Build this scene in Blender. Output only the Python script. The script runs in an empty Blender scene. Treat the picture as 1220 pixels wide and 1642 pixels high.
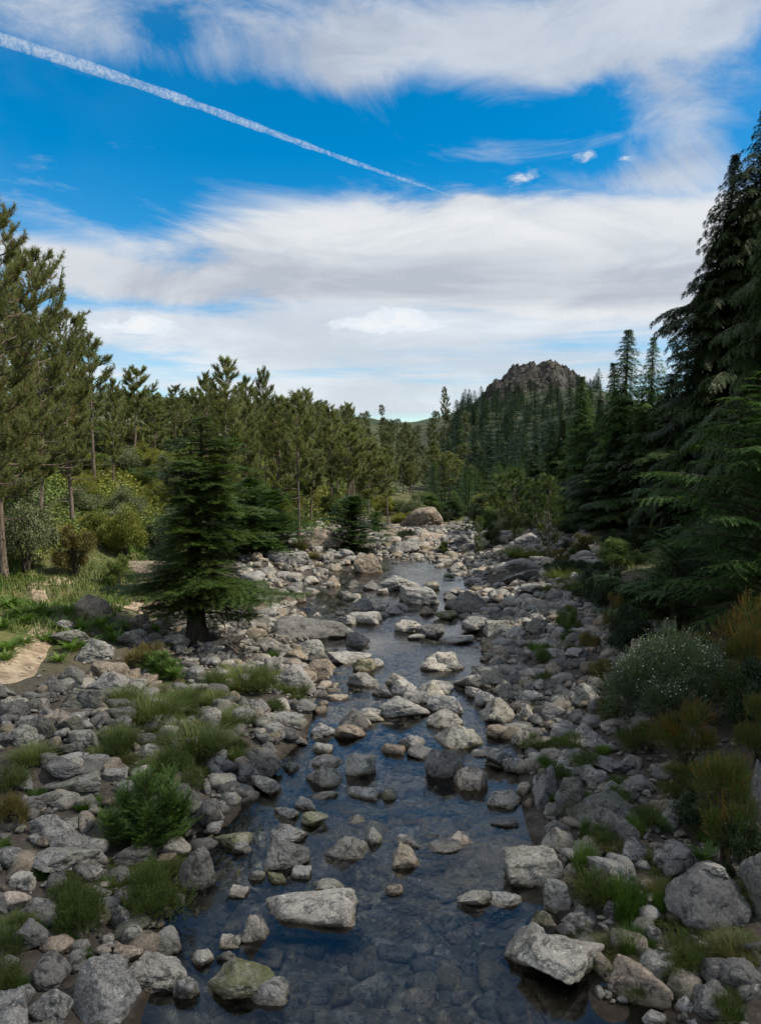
import bpy, bmesh, math, random
import numpy as np
from mathutils import Vector, Matrix

SC = bpy.context.scene
COL = SC.collection
R = math.radians
rng = np.random.default_rng(11)
PI = math.pi

# ------------------------------------------------------------------ numpy helpers
def sstep(a, b, x):
    t = np.clip((np.asarray(x, float) - a) / (b - a), 0, 1)
    return t * t * (3 - 2 * t)

def hash3(ix, iy, iz, seed):
    h = (ix.astype(np.int64) * 374761393 + iy.astype(np.int64) * 668265263 + iz.astype(np.int64) * 2147483647 + seed * 1274126177) & 0xFFFFFFFF
    h = ((h ^ (h >> 13)) * 1274126177) & 0xFFFFFFFF
    h = ((h ^ (h >> 16)) * 2246822519) & 0xFFFFFFFF
    return ((h ^ (h >> 15)) & 0xFFFFFF) / float(0xFFFFFF)

def vnoise(p, seed=0):
    """smooth value noise in [-1,1]; p is (N,3)"""
    i = np.floor(p).astype(np.int64); f = p - i
    f = f * f * f * (f * (f * 6 - 15) + 10)
    out = 0
    for dx in (0, 1):
        wx = f[:, 0] if dx else 1 - f[:, 0]
        for dy in (0, 1):
            wy = f[:, 1] if dy else 1 - f[:, 1]
            for dz in (0, 1):
                wz = f[:, 2] if dz else 1 - f[:, 2]
                out = out + wx * wy * wz * hash3(i[:, 0] + dx, i[:, 1] + dy, i[:, 2] + dz, seed)
    return out * 2 - 1

def fbm(p, octaves=4, seed=0, gain=.5):
    a, s, out = 1.0, 1.0, 0
    for o in range(octaves):
        out = out + a * vnoise(p * s + o * 17.3, seed + o); a *= gain; s *= 2.03
    return out

def norm(v):
    return v / np.maximum(np.linalg.norm(v, axis=-1, keepdims=True), 1e-9)

# ------------------------------------------------------------------ mesh building
class Geo:
    """collects vertex / face arrays and writes them as ONE mesh"""
    def __init__(self):
        self.v = []; self.f = []; self.n = 0; self.m = []; self.sm = []; self.t = []
    def add(self, verts, faces, mat=0, smooth=False, tint=None):
        verts = np.asarray(verts, float).reshape(-1, 3); faces = np.asarray(faces, np.int64)
        self.v.append(verts); self.f.append(faces + self.n)
        self.m.append(np.full(len(faces), mat)); self.sm.append(np.full(len(faces), smooth))
        if tint is not None: self.t.append(np.asarray(tint, float).reshape(-1, 4))
        self.n += len(verts)
    def mesh(self, name, mats):
        me = bpy.data.meshes.new(name)
        v = np.concatenate(self.v)
        lt = np.concatenate([np.full(len(f), f.shape[1]) for f in self.f])
        lv = np.concatenate([f.ravel() for f in self.f])
        ls = np.concatenate([[0], np.cumsum(lt)[:-1]])
        me.vertices.add(len(v)); me.vertices.foreach_set('co', v.ravel().astype(np.float32))
        me.loops.add(len(lv)); me.loops.foreach_set('vertex_index', lv.astype(np.int32))
        me.polygons.add(len(lt)); me.polygons.foreach_set('loop_start', ls.astype(np.int32)); me.polygons.foreach_set('loop_total', lt.astype(np.int32))
        me.polygons.foreach_set('material_index', np.concatenate(self.m).astype(np.int32))
        me.polygons.foreach_set('use_smooth', np.concatenate(self.sm).astype(bool))
        if self.t:
            a = me.attributes.new('tint', 'FLOAT_COLOR', 'POINT')
            a.data.foreach_set('color', np.concatenate(self.t).astype(np.float32).ravel())
        for m in mats: me.materials.append(m)
        me.update(calc_edges=True); me.validate()
        return me

def link(name, me, parent=None, **props):
    o = bpy.data.objects.new(name, me); COL.objects.link(o)
    if parent is not None: o.parent = parent
    for k, v in props.items():
        if v is not None: o[k] = v
    return o

def thing(name, label, cat, loc=(0, 0, 0), rz=0, sc=1, group=None, me=None, tilt=(0, 0)):
    o = bpy.data.objects.new(name, me); COL.objects.link(o)
    o.location = loc; o.rotation_euler = (tilt[0], tilt[1], rz)
    o.scale = (sc, sc, sc) if np.isscalar(sc) else sc
    o['label'] = label; o['category'] = cat
    if group: o['group'] = group
    return o

def planted(name, parts, label, cat, loc, rz=0, sc=1, group=None, tilt=(0, 0)):
    """a plant: an Empty at its base that parents one mesh per part"""
    o = thing(name, label, cat, loc, rz, sc, group, tilt=tilt)
    for pn, me in parts: link(pn, me, o)
    return o

def tube(geo, pts, rad, sides=6, mat=0):
    pts = np.asarray(pts, float); n = len(pts); rad = np.broadcast_to(np.asarray(rad, float), (n,))
    d = norm(np.gradient(pts, axis=0))
    ref = np.array([0, 0, 1.0]) if abs(d[0, 2]) < .9 else np.array([1.0, 0, 0])
    a = norm(np.cross(d, ref)); b = np.cross(d, a)
    th = np.arange(sides) / sides * 2 * PI
    ring = pts[:, None, :] + rad[:, None, None] * (np.cos(th)[None, :, None] * a[:, None, :] + np.sin(th)[None, :, None] * b[:, None, :])
    i = np.arange(n - 1)[:, None] * sides; j = np.arange(sides)[None, :]; k = (j + 1) % sides
    f = np.stack([i + j, i + k, i + sides + k, i + sides + j], -1).reshape(-1, 4)
    geo.add(ring.reshape(-1, 3), f, mat, True)

def scatter(geo, tpl, P, X, up, L, W=None, mat=0):
    """copies of a leaf template: tpl=(verts, tris), each at P with its x axis along X, z axis towards up"""
    tv, tf = tpl
    P = np.asarray(P, float).reshape(-1, 3); n = len(P)
    if n == 0: return
    X = norm(np.broadcast_to(np.asarray(X, float), (n, 3)))
    up = np.broadcast_to(np.asarray(up, float), (n, 3))
    Y = norm(np.cross(up, X) + 1e-6); Z = np.cross(X, Y)
    L = np.broadcast_to(np.asarray(L, float), (n,)); W = L if W is None else np.broadcast_to(np.asarray(W, float), (n,))
    v = P[:, None, :] + tv[None, :, 0, None] * (X * L[:, None])[:, None, :] + tv[None, :, 1, None] * (Y * W[:, None])[:, None, :] + tv[None, :, 2, None] * (Z * W[:, None])[:, None, :]
    f = tf[None] + (np.arange(n) * len(tv))[:, None, None]
    geo.add(v.reshape(-1, 3), f.reshape(-1, tf.shape[1]), mat, False)

def tris_from(list_of_tris):
    v = np.array(list_of_tris, float).reshape(-1, 3)
    return v, np.arange(len(v)).reshape(-1, 3)

# ------------------------------------------------------------------ leaf templates (x along the sprig, unit length)
def t_fir(n=9, ln=.34, w=.075, seed=0):
    r = np.random.default_rng(seed); T = [[(0, -.015, 0), (0, .015, 0), (1, 0, 0)]]
    for i in range(n):
        x = (i + .3) / n
        for s in (-1, 1):
            l = ln * (1 - .55 * x) * r.uniform(.8, 1.15); z = r.uniform(-.3, .35) * l
            T.append([(x - w / 2, 0, 0), (x + w / 2, 0, 0), (x + l * .6, s * l * .8, z)])
    return tris_from(T)

def t_frond(n=6, ln=.42, w=.16, droop=.25, seed=0):
    r = np.random.default_rng(seed); T = []
    for i in range(n):
        x = (i + .2) / n
        for s in (-1, 1):
            l = ln * (1 - .7 * x) * r.uniform(.7, 1.2); z0 = -droop * x * x; z = z0 - r.uniform(-.1, .35) * l
            T.append([(x - w / 2, 0, z0), (x + w / 2, 0, z0), (x + l * .75, s * l * .75, z)])
    T.append([(.8, -.05, -droop * .64), (.8, .05, -droop * .64), (1.05, 0, -droop * 1.1)])
    return tris_from(T)

def t_tuft(n=20, w=.07, spread=.9, seed=0):
    r = np.random.default_rng(seed); T = []
    for i in range(n):
        th = r.uniform(0, 2 * PI); sp = spread * r.uniform(.25, 1.2)
        d = norm(np.array([1, sp * math.cos(th), sp * math.sin(th)])); l = r.uniform(.7, 1.05)
        q = norm(np.cross(d, r.normal(size=3))) * w / 2; b = np.array([r.uniform(-.25, .2), 0, 0])
        T.append([b - q, b + q, b + d * l])
    return tris_from(T)

def t_leaves(n=10, s=.3, seed=0):
    r = np.random.default_rng(seed); v = []; f = []
    for i in range(n):
        c = norm(r.normal(size=3)) * r.uniform(.2, .8); d = norm(r.normal(size=3) + c); q = norm(np.cross(d, r.normal(size=3)))
        k = len(v); v += [c, c + d * s * .5 + q * s * .28, c + d * s, c + d * s * .5 - q * s * .28]; f.append([k, k + 1, k + 2, k + 3])
    return np.array(v), np.array(f)

def t_heath(n=18, ln=.16, w=.04, seed=0):
    r = np.random.default_rng(seed); T = []
    for i in range(n):
        x = i / n; th = i * 2.4; l = ln * r.uniform(.7, 1.2)
        T.append([(x - w, 0, 0), (x + w, 0, 0), (x + l * .7, l * math.cos(th), l * math.sin(th))])
    return tris_from(T)

FIR = t_fir(); FROND = t_frond(); TUFT = t_tuft(); LEAF = t_leaves(); HEATH = t_heath()
TUFT_MID = t_tuft(11, .13, .9, 3); FIR_MID = t_fir(5, .42, .16, 4); FROND_LONG = t_frond(7, .3, .12, .15, 5); LEAF_BIG = t_leaves(7, .5, 6)
FERN = t_frond(14, .3, .06, .35, 8)

# ------------------------------------------------------------------ camera
CAM_Z = 6.0; FPX = 1277.0; PITCH = math.atan(81 / FPX)
cam_data = bpy.data.cameras.new('camera'); cam = bpy.data.objects.new('camera', cam_data); COL.objects.link(cam)
cam.location = (0, 0, CAM_Z); cam.rotation_euler = (PI / 2 - PITCH, 0, 0)
cam_data.sensor_width = 36; cam_data.lens = 28; cam_data.clip_start = .1; cam_data.clip_end = 9000
SC.camera = cam

def ray(px, py):
    dx = (px - 610) / FPX; dy = -(py - 821) / FPX
    c, s = math.cos(PITCH), math.sin(PITCH)
    return np.array([dx, c + dy * s, -s + dy * c])

# ------------------------------------------------------------------ terrain heights
_ys = [-60, 5, 9, 14, 17, 21, 26, 35, 48, 60, 75, 100, 150, 300, 600]
_xs = [-.4, -.1, -.2, .1, .6, .7, .4, .1, 1.4, 1.9, 3.5, 6.5, 12.7, 30, 66]
_wy = [-60, 9, 14, 17, 21, 26, 35, 42, 48, 60, 75, 100, 150, 600]
_wx = [2.6, 2.5, 2.55, 2.3, 2.3, 2.9, 4.4, 4.0, 3.2, 2.6, 3, 4, 5, 6]
def river_x(y): return np.interp(y, _ys, _xs)
def river_w(y): return np.interp(y, _wy, _wx)
_cx = [-400, -160, -60, 10, 32, 53, 67, 78, 85, 93, 102, 112, 125, 150, 200, 300, 500]
_cz = [14, 15, 19, 28, 33, 39, 45, 49, 50, 49, 46, 42, 38, 35, 32, 30, 24]

def H(x, y):
    x = np.asarray(x, float); y = np.asarray(y, float); x, y = np.broadcast_arrays(x, y)
    xr, wr = river_x(y), river_w(y)
    d = np.abs(x - xr) / wr
    bed = -.50 * np.clip(1 - d ** 2, 0, 1) * (1 - sstep(42, 52, y)) + .10 * sstep(46, 56, y) * np.clip(1 - d, 0, 1)
    e = np.maximum(xr - wr - x, 0)
    s = np.interp(y, [0, 18, 36, 60], [.10, .16, .36, .40])
    zl = .15 * np.minimum(e, 5.5) + s * np.maximum(e - 5.5, 0)
    zl = 17 * (1 - np.exp(-zl / 17))
    zl = zl + .07 * np.maximum(np.minimum(y, 310) - 130, 0) * sstep(0, 26, e)
    g = np.maximum(x - xr - wr, 0)
    zr = .19 * np.minimum(g, 5) + .27 * np.maximum(g - 5, 0)
    zr = 22 * (1 - np.exp(-zr / 22))
    base = bed + zl + zr
    crest = np.interp(x, _cx, _cz)
    prof = np.clip((y - 150) / 300, 0, 1); prof = prof ** .92 * np.where(y > 450, np.exp(-((y - 450) / 260) ** 2), 1)
    m = crest * prof
    k = 2.0
    hm = np.where(y < 150, base, np.maximum(base, m)) + np.exp(-np.abs(base - m) / k) * k * .35 * sstep(140, 200, y)
    p = np.stack([x, y, np.zeros_like(x)], -1).reshape(-1, 3)
    bank = sstep(.9, 1.3, d).ravel()
    n1 = vnoise(p * .35, 5) * (.05 + .18 * bank) + vnoise(p * 1.3, 6) * (.035 + .05 * bank) + vnoise(p * .05, 9) * sstep(8, 40, np.abs(p[:, 0])) * 1.2
    n2 = vnoise(p * .03, 7) * 4.0 * sstep(150, 320, p[:, 1])
    return hm + (n1 + n2).reshape(x.shape)

def hit(px, py, lift=0.0, water=False):
    """the point where the view line through a photo position comes within `lift` of the terrain"""
    d = ray(px, py); t = np.linspace(6, 520, 9000)
    P = np.array([0, 0, CAM_Z]) + t[:, None] * d
    h = H(P[:, 0], P[:, 1])
    if water: h = np.maximum(h, -.06)
    k = np.argmax(P[:, 2] <= h + lift)
    if P[k, 2] > h[k] + lift: k = len(t) - 1
    return P[k], t[k]

def ground_at(px, depth):
    x = (px - 610) / FPX * depth
    return np.array([x, depth, float(H(x, depth))])

# ------------------------------------------------------------------ materials
def new_mat(name):
    m = bpy.data.materials.new(name); m.use_nodes = True
    nt = m.node_tree; nt.nodes.clear()
    out = nt.nodes.new('ShaderNodeOutputMaterial')
    return m, nt, out

class NB:
    def __init__(self, nt): self.nt = nt
    def n(self, t, **kw):
        nd = self.nt.nodes.new(t)
        for k, v in kw.items(): setattr(nd, k, v)
        return nd
    def s(self, sock, v):
        if isinstance(v, bpy.types.NodeSocket): self.nt.links.new(v, sock)
        elif v is not None: sock.default_value = v
    def m(self, op, a, b=None, c=None, clamp=False):
        nd = self.n('ShaderNodeMath', operation=op, use_clamp=clamp)
        for i, v in enumerate((a, b, c)):
            if v is not None: self.s(nd.inputs[i], v)
        return nd.outputs[0]
    def vm(self, op, a, b=None, scale=None):
        nd = self.n('ShaderNodeVectorMath', operation=op)
        self.s(nd.inputs[0], a)
        if b is not None: self.s(nd.inputs[1], b)
        if scale is not None: self.s(nd.inputs[3], scale)
        return nd.outputs[0]
    def noise(self, vec, scale, detail=4, rough=.55, dist=0, out=0):
        nd = self.n('ShaderNodeTexNoise'); self.s(nd.inputs['Vector'], vec)
        nd.inputs['Scale'].default_value = scale; nd.inputs['Detail'].default_value = detail
        nd.inputs['Roughness'].default_value = rough; nd.inputs['Distortion'].default_value = dist
        return nd.outputs[out]
    def mapr(self, v, a, b, c=0, d=1, smooth=True):
        nd = self.n('ShaderNodeMapRange', interpolation_type='SMOOTHSTEP' if smooth else 'LINEAR')
        self.s(nd.inputs[0], v)
        for i, q in enumerate((a, b, c, d)): self.s(nd.inputs[1 + i], q)
        return nd.outputs[0]
    def mix(self, f, a, b, mode='MIX'):
        nd = self.n('ShaderNodeMix', data_type='RGBA', blend_type=mode)
        self.s(nd.inputs[0], f)
        for i, q in ((6, a), (7, b)):
            self.s(nd.inputs[i], (*q, 1) if isinstance(q, tuple) and len(q) == 3 else q)
        return nd.outputs[2]
    def bump(self, h, strength, dist=.02, nrm=None):
        nd = self.n('ShaderNodeBump'); nd.inputs['Strength'].default_value = strength; nd.inputs['Distance'].default_value = dist
        self.s(nd.inputs['Height'], h)
        if nrm is not None: self.s(nd.inputs['Normal'], nrm)
        return nd.outputs[0]
    def principled(self, col, rough, nrm=None, spec=.3):
        nd = self.n('ShaderNodeBsdfPrincipled'); self.s(nd.inputs['Base Color'], col); self.s(nd.inputs['Roughness'], rough)
        nd.inputs['Specular IOR Level'].default_value = spec
        if nrm is not None: self.s(nd.inputs['Normal'], nrm)
        return nd.outputs[0]
    def link(self, a, b): self.nt.links.new(a, b)

def granite(name, source):
    """speckled lichened granite; the tint comes with each stone (object colour, or an attribute on the mesh of small stones)"""
    m, nt, out = new_mat(name); b = NB(nt)
    pos = b.n('ShaderNodeNewGeometry').outputs['Position']
    if source == 'object':
        oi = b.n('ShaderNodeObjectInfo'); tint, moss_a, rnd = oi.outputs['Color'], oi.outputs['Alpha'], oi.outputs['Random']
    else:
        at = b.n('ShaderNodeAttribute', attribute_name='tint'); tint, moss_a = at.outputs['Color'], at.outputs['Alpha']; rnd = None
    vec = pos if rnd is None else b.vm('ADD', pos, b.vm('SCALE', (13.1, 7.7, 3.3), scale=rnd))
    blot = b.noise(vec, 2.2, 6, .62, .3)
    c = b.mix(b.mapr(blot, .36, .66), (.078, .075, .071), (.225, .213, .195))
    fine = b.noise(vec, 26, 3, .7)
    c = b.mix(b.mapr(fine, .35, .7, 0, .75), c, (.31, .296, .272))
    grain = b.noise(vec, 95, 2, .8)
    c = b.mix(b.mapr(grain, .56, .70, 0, .8), c, (.05, .05, .052))
    c = b.mix(b.mapr(grain, .44, .32, 0, .7), c, (.56, .54, .51))
    lich = b.noise(vec, 7.5, 5, .7, .6)
    c = b.mix(b.mapr(lich, .60, .68, 0, .75), c, (.47, .46, .42))
    dk = b.noise(vec, 5.2, 5, .72, 1.0)
    c = b.mix(b.mapr(dk, .52, .62, 0, .85), c, (.045, .045, .044))
    c = b.mix(1.0, c, tint, 'MULTIPLY')
    # moss on stones that carry it, mostly low on them and in the hollows of the grain
    mz = b.mapr(b.noise(vec, 4.5, 5, .65), .40, .58)
    c = b.mix(b.m('MULTIPLY', mz, b.m('MULTIPLY', moss_a, .8)), c, (.075, .082, .024))
    # the tide mark: damp and algae just above the water line
    sep = b.n('ShaderNodeSeparateXYZ'); b.link(pos, sep.inputs[0])
    zz = b.m('ADD', sep.outputs[2], b.m('MULTIPLY', b.m('SUBTRACT', b.noise(pos, 3.0, 3), .5), .14))
    wet = b.m('MULTIPLY', b.mapr(zz, .085, .015), b.mapr(zz, -.22, -.06, .35, 1))
    c = b.mix(b.m('MULTIPLY', wet, .75), c, b.mix(1.0, c, (.36, .29, .19), 'MULTIPLY'))
    rough = b.mapr(wet, 0, 1, .86, .35)
    hgt = b.m('ADD', b.m('MULTIPLY', b.noise(vec, 34, 4, .7), .5), b.m('MULTIPLY', b.noise(vec, 8, 5, .65), 1.0))
    nrm = b.bump(hgt, .75, .03)
    b.link(b.principled(c, rough, nrm, .35), out.inputs[0])
    return m

def leafmat(name, c1, c2, trans=.25, scale=.9, gloss=.25):
    m, nt, out = new_mat(name); b = NB(nt)
    pos = b.n('ShaderNodeNewGeometry').outputs['Position']
    oi = b.n('ShaderNodeObjectInfo')
    f = b.m('ADD', b.mapr(b.noise(pos, scale, 4, .7), .3, .7, 0, .8), b.m('MULTIPLY', b.m('SUBTRACT', oi.outputs['Random'], .5), .5), clamp=True)
    c = b.mix(f, c1, c2)
    c = b.mix(b.mapr(b.noise(pos, 14, 2), .3, .7, 0, .45), c, b.mix(1.0, c, (.5, .5, .5), 'MULTIPLY'))
    p = b.principled(c, .55, None, gloss)
    t = b.n('ShaderNodeBsdfTranslucent'); b.link(b.mix(1.0, c, (1.25, 1.3, .7), 'MULTIPLY'), t.inputs[0])
    mx = b.n('ShaderNodeMixShader'); mx.inputs[0].default_value = trans
    b.link(p, mx.inputs[1]); b.link(t.outputs[0], mx.inputs[2]); b.link(mx.outputs[0], out.inputs[0])
    return m

def barkmat(name, c1, c2, scale=9):
    m, nt, out = new_mat(name); b = NB(nt)
    tc = b.n('ShaderNodeTexCoord').outputs['Object']
    mp = b.n('ShaderNodeMapping'); b.link(tc, mp.inputs[0]); mp.inputs['Scale'].default_value = (1, 1, .28)
    n1 = b.noise(mp.outputs[0], scale, 5, .7, .4)
    c = b.mix(b.mapr(n1, .35, .65), c1, c2)
    b.link(b.principled(c, .9, b.bump(n1, .9, .03), .15), out.inputs[0])
    return m

def plainmat(name, c1, c2, scale=8, rough=.85):
    m, nt, out = new_mat(name); b = NB(nt)
    pos = b.n('ShaderNodeNewGeometry').outputs['Position']
    n1 = b.noise(pos, scale, 5, .65)
    b.link(b.principled(b.mix(b.mapr(n1, .35, .65), c1, c2), rough, b.bump(n1, .5, .02), .2), out.inputs[0])
    return m

M = {}
M['rock'] = granite('granite', 'object')
M['stones'] = granite('granite_small', 'attr')
M['fir'] = leafmat('fir_needles', (.026, .048, .009), (.072, .115, .020), .22)
M['hemlock'] = leafmat('hemlock_needles', (.034, .076, .018), (.095, .170, .036), .3)
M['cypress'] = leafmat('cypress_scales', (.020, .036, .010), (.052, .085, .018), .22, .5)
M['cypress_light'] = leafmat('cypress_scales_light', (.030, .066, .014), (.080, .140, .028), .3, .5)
M['pine'] = leafmat('pine_needles', (.125, .148, .050), (.215, .225, .085), .36, .5)
M['pine_dry'] = leafmat('dry_pine_needles', (.14, .095, .045), (.20, .145, .07), .2)
M['pine_green'] = leafmat('young_pine_needles', (.060, .095, .026), (.115, .150, .048), .3)
M['spruce_far'] = leafmat('spruce_needles', (.022, .048, .026), (.050, .088, .036), .12, .03)
M['pine_far'] = leafmat('hillside_pine_needles', (.080, .098, .036), (.14, .155, .060), .15, .04)
M['shrub_yellow'] = leafmat('gorse_leaves', (.125, .140, .022), (.22, .22, .038), .28, .6)
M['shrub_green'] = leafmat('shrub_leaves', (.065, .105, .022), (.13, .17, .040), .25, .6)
M['shrub_olive'] = leafmat('olive_leaves', (.105, .125, .056), (.19, .21, .11), .25, .6)
M['shrub_brown'] = leafmat('dry_shrub_leaves', (.115, .098, .028), (.17, .14, .045), .22, .6)
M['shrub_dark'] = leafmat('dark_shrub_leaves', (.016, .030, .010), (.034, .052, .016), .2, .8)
M['heath_orange'] = leafmat('heath_new_growth', (.12, .075, .014), (.20, .115, .022), .25, 2)
M['heath'] = leafmat('heath_leaves', (.050, .075, .018), (.10, .13, .032), .22, 2)
M['broom'] = leafmat('broom_twigs', (.060, .088, .046), (.11, .145, .080), .2, 1.5)
M['flower'] = plainmat('white_petals', (.75, .76, .70), (.82, .82, .78), 9, .6)
M['grass'] = leafmat('grass_blades', (.050, .105, .014), (.115, .190, .030), .35, 1.2)
M['grass_dry'] = leafmat('dry_grass_blades', (.135, .125, .050), (.20, .18, .078), .3, 1.2)
M['grass_dull'] = leafmat('dull_grass_blades', (.080, .115, .028), (.150, .180, .052), .3, 1.2)
M['fern_dark'] = leafmat('feathery_leaves', (.042, .090, .016), (.10, .175, .032), .3, 2)
M['fern'] = leafmat('fern_leaves', (.070, .140, .020), (.14, .22, .038), .35, 1.2)
M['bark'] = barkmat('dark_bark', (.028, .022, .017), (.085, .068, .052))
M['bark_pine'] = barkmat('pine_bark', (.060, .046, .036), (.17, .135, .105))
M['bark_grey'] = barkmat('grey_twigs', (.085, .075, .062), (.19, .17, .145))
M['deadwood'] = barkmat('bleached_wood', (.16, .125, .09), (.33, .27, .205))
M['sand'] = plainmat('trodden_sand', (.16, .12, .08), (.36, .285, .20), 3.2, .95)
# ------------------------------------------------------------------ sun and sky
SUN_EL, SUN_AZ = 48.0, 97.0
sd = bpy.data.lights.new('sun', 'SUN'); sd.energy = 5.0; sd.angle = R(.5); sd.color = (1, .92, .78)
so = bpy.data.objects.new('sun', sd); COL.objects.link(so)
sv = Vector((math.cos(R(SUN_EL)) * math.sin(R(SUN_AZ)), math.cos(R(SUN_EL)) * math.cos(R(SUN_AZ)), math.sin(R(SUN_EL))))
so.rotation_euler = sv.to_track_quat('Z', 'Y').to_euler()

world = bpy.data.worlds.new('World'); SC.world = world; world.use_nodes = True
wn = world.node_tree; wn.nodes.clear(); W = NB(wn)
sky = W.n('ShaderNodeTexSky', sky_type='NISHITA', sun_disc=False)
sky.sun_elevation = R(SUN_EL); sky.sun_rotation = R(SUN_AZ); sky.altitude = 600; sky.air_density = 1.0; sky.dust_density = .25; sky.ozone_density = 2.2
tc = W.n('ShaderNodeTexCoord').outputs['Generated']
sp = W.n('ShaderNodeSeparateXYZ'); W.link(tc, sp.inputs[0])
AZ = W.m('ARCTAN2', sp.outputs[0], sp.outputs[1]); EL = W.m('ARCSINE', sp.outputs[2])

def azel(px, py):
    d = ray(px, py); d = d / np.linalg.norm(d)
    return math.atan2(d[0], d[1]), math.asin(d[2])

def blob(px, py, sx, sy, amp=1.0, ang=0.0, power=2.0):
    u0, v0 = azel(px, py); c, s = math.cos(R(ang)), math.sin(R(ang))
    du = W.m('SUBTRACT', AZ, u0); dv = W.m('SUBTRACT', EL, v0)
    a = W.m('MULTIPLY', W.m('ADD', W.m('MULTIPLY', du, c), W.m('MULTIPLY', dv, s)), FPX / sx)
    q = W.m('MULTIPLY', W.m('SUBTRACT', W.m('MULTIPLY', dv, c), W.m('MULTIPLY', du, s)), FPX / sy)
    r2 = W.m('ADD', W.m('MULTIPLY', a, a), W.m('MULTIPLY', q, q))
    if power != 2: r2 = W.m('POWER', r2, power / 2)
    return W.m('MULTIPLY', W.m('EXPONENT', W.m('MULTIPLY', r2, -1)), amp)

def addall(L):
    o = L[0]
    for x in L[1:]: o = W.m('ADD', o, x)
    return o

def cloudvec(ku, kv, du=0, skew=0.0):
    cb = W.n('ShaderNodeCombineXYZ')
    W.link(W.m('ADD', W.m('MULTIPLY', AZ, ku), W.m('ADD', W.m('MULTIPLY', EL, skew), du)), cb.inputs[0])
    W.link(W.m('MULTIPLY', EL, kv), cb.inputs[1]); cb.inputs[2].default_value = du
    return cb.outputs[0]

# large soft bank low in the sky, thinner wisps high up, small cumulus, haze near the horizon
n_bank = W.noise(cloudvec(3.6, 13, 1.3, 1.5), 1.0, 9, .62, .5)
n_wisp = W.noise(cloudvec(6.0, 9, 5.1, 3.0), 1.0, 9, .66, .7)
n_puff = W.noise(cloudvec(26, 44, 9.7), 1.0, 7, .6, .2)
n_strk = W.noise(cloudvec(2.2, 26, 3.3, 1.2), 1.0, 6, .6, .5)
bank = addall([blob(760, 395, 330, 70, 1.0), blob(430, 385, 190, 42, .55, 4), blob(1010, 400, 240, 60, .8), blob(620, 455, 470, 40, .8), blob(1050, 485, 260, 50, .75), blob(250, 475, 250, 22, .45), blob(120, 425, 130, 20, .62, -8), blob(760, 330, 60, 22, .35)])
D_bank = W.mapr(W.m('ADD', bank, W.m('MULTIPLY', W.m('SUBTRACT', n_bank, .5), 2.1)), .14, .88)
wisp = addall([blob(640, 55, 330, 62, .80, -4), blob(880, 60, 230, 60, .75), blob(1130, 15, 220, 42, .75), blob(120, 20, 210, 50, .62), blob(330, 95, 160, 40, .42), blob(540, 120, 70, 32, .42), blob(1080, 225, 85, 115, .66, -14), blob(1150, 330, 110, 70, .45), blob(960, 300, 150, 26, .36), blob(900, 125, 70, 22, .3), blob(270, 45, 60, 40, -.5)])
D_wisp = W.mapr(W.m('ADD', wisp, W.m('MULTIPLY', W.m('SUBTRACT', n_wisp, .5), 1.7)), .22, 1.05)
puff = addall([blob(240, 515, 34, 17, .50), blob(190, 524, 60, 11, .40), blob(628, 512, 62, 20, .62), blob(540, 522, 90, 11, .42), blob(690, 522, 30, 11, .3), blob(835, 285, 42, 18, .34, 10), blob(930, 257, 26, 11, .36, 12), blob(1008, 252, 26, 9, .34)])
D_puff = W.m('MULTIPLY', W.mapr(W.m('ADD', puff, W.m('MULTIPLY', W.m('SUBTRACT', n_puff, .5), 1.2)), .22, .60), W.mapr(puff, .04, .2))
low = addall([blob(610, 530, 900, 46, .95), blob(610, 600, 1200, 70, .80)])
D_low = W.m('MULTIPLY', W.mapr(W.m('ADD', low, W.m('MULTIPLY', W.m('SUBTRACT', n_strk, .5), 3.0)), .10, 1.0), W.mapr(low, .05, .45, 0, .9))
# away from the part of the sky the photograph shows: clouds added all round, brightened to lift the shade below
gen = W.mapr(W.noise(W.vm('MULTIPLY', tc, (2.2, 2.2, 5.0)), 1.0, 7, .6, .4), .36, .58, 0, .95)
front = addall([blob(610, 330, 900, 520, 1.0, 0, 6)])
gen = W.m('MULTIPLY', gen, W.m('SUBTRACT', 1.0, front, clamp=True))
dens = W.m('MAXIMUM', D_bank, W.m('MULTIPLY', D_wisp, .86))
dens = W.m('MAXIMUM', dens, D_puff)
dens = W.m('MAXIMUM', dens, D_low); dens = W.m('MAXIMUM', dens, gen)
above = W.mapr(EL, -.02, .03)
dens = W.m('MULTIPLY', dens, above)

hs = W.n('ShaderNodeHueSaturation'); hs.inputs['Saturation'].default_value = 1.52; hs.inputs['Value'].default_value = 1.0; hs.inputs['Hue'].default_value = .492
W.link(sky.outputs[0], hs.inputs['Color'])
shade = W.m('ADD', W.mapr(n_bank, .35, .65, .0, .5), addall([blob(760, 370, 420, 45, .42), W.m('MULTIPLY', D_low, .45), blob(640, 455, 480, 26, -.22), blob(935, 485, 55, 12, -.4, 12), D_puff]), clamp=True)
cl = W.mix(shade, (3.1, 3.4, 3.9), (5.6, 5.75, 5.9))
cl = W.mix(W.m('MULTIPLY', gen, 1.0), cl, (7.6, 7.7, 7.8))
skyc = W.mix(dens, hs.outputs[0], cl)
bg = W.n('ShaderNodeBackground'); W.link(skyc, bg.inputs[0]); bg.inputs[1].default_value = .118
wo = W.n('ShaderNodeOutputWorld'); W.link(bg.outputs[0], wo.inputs[0])

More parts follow.
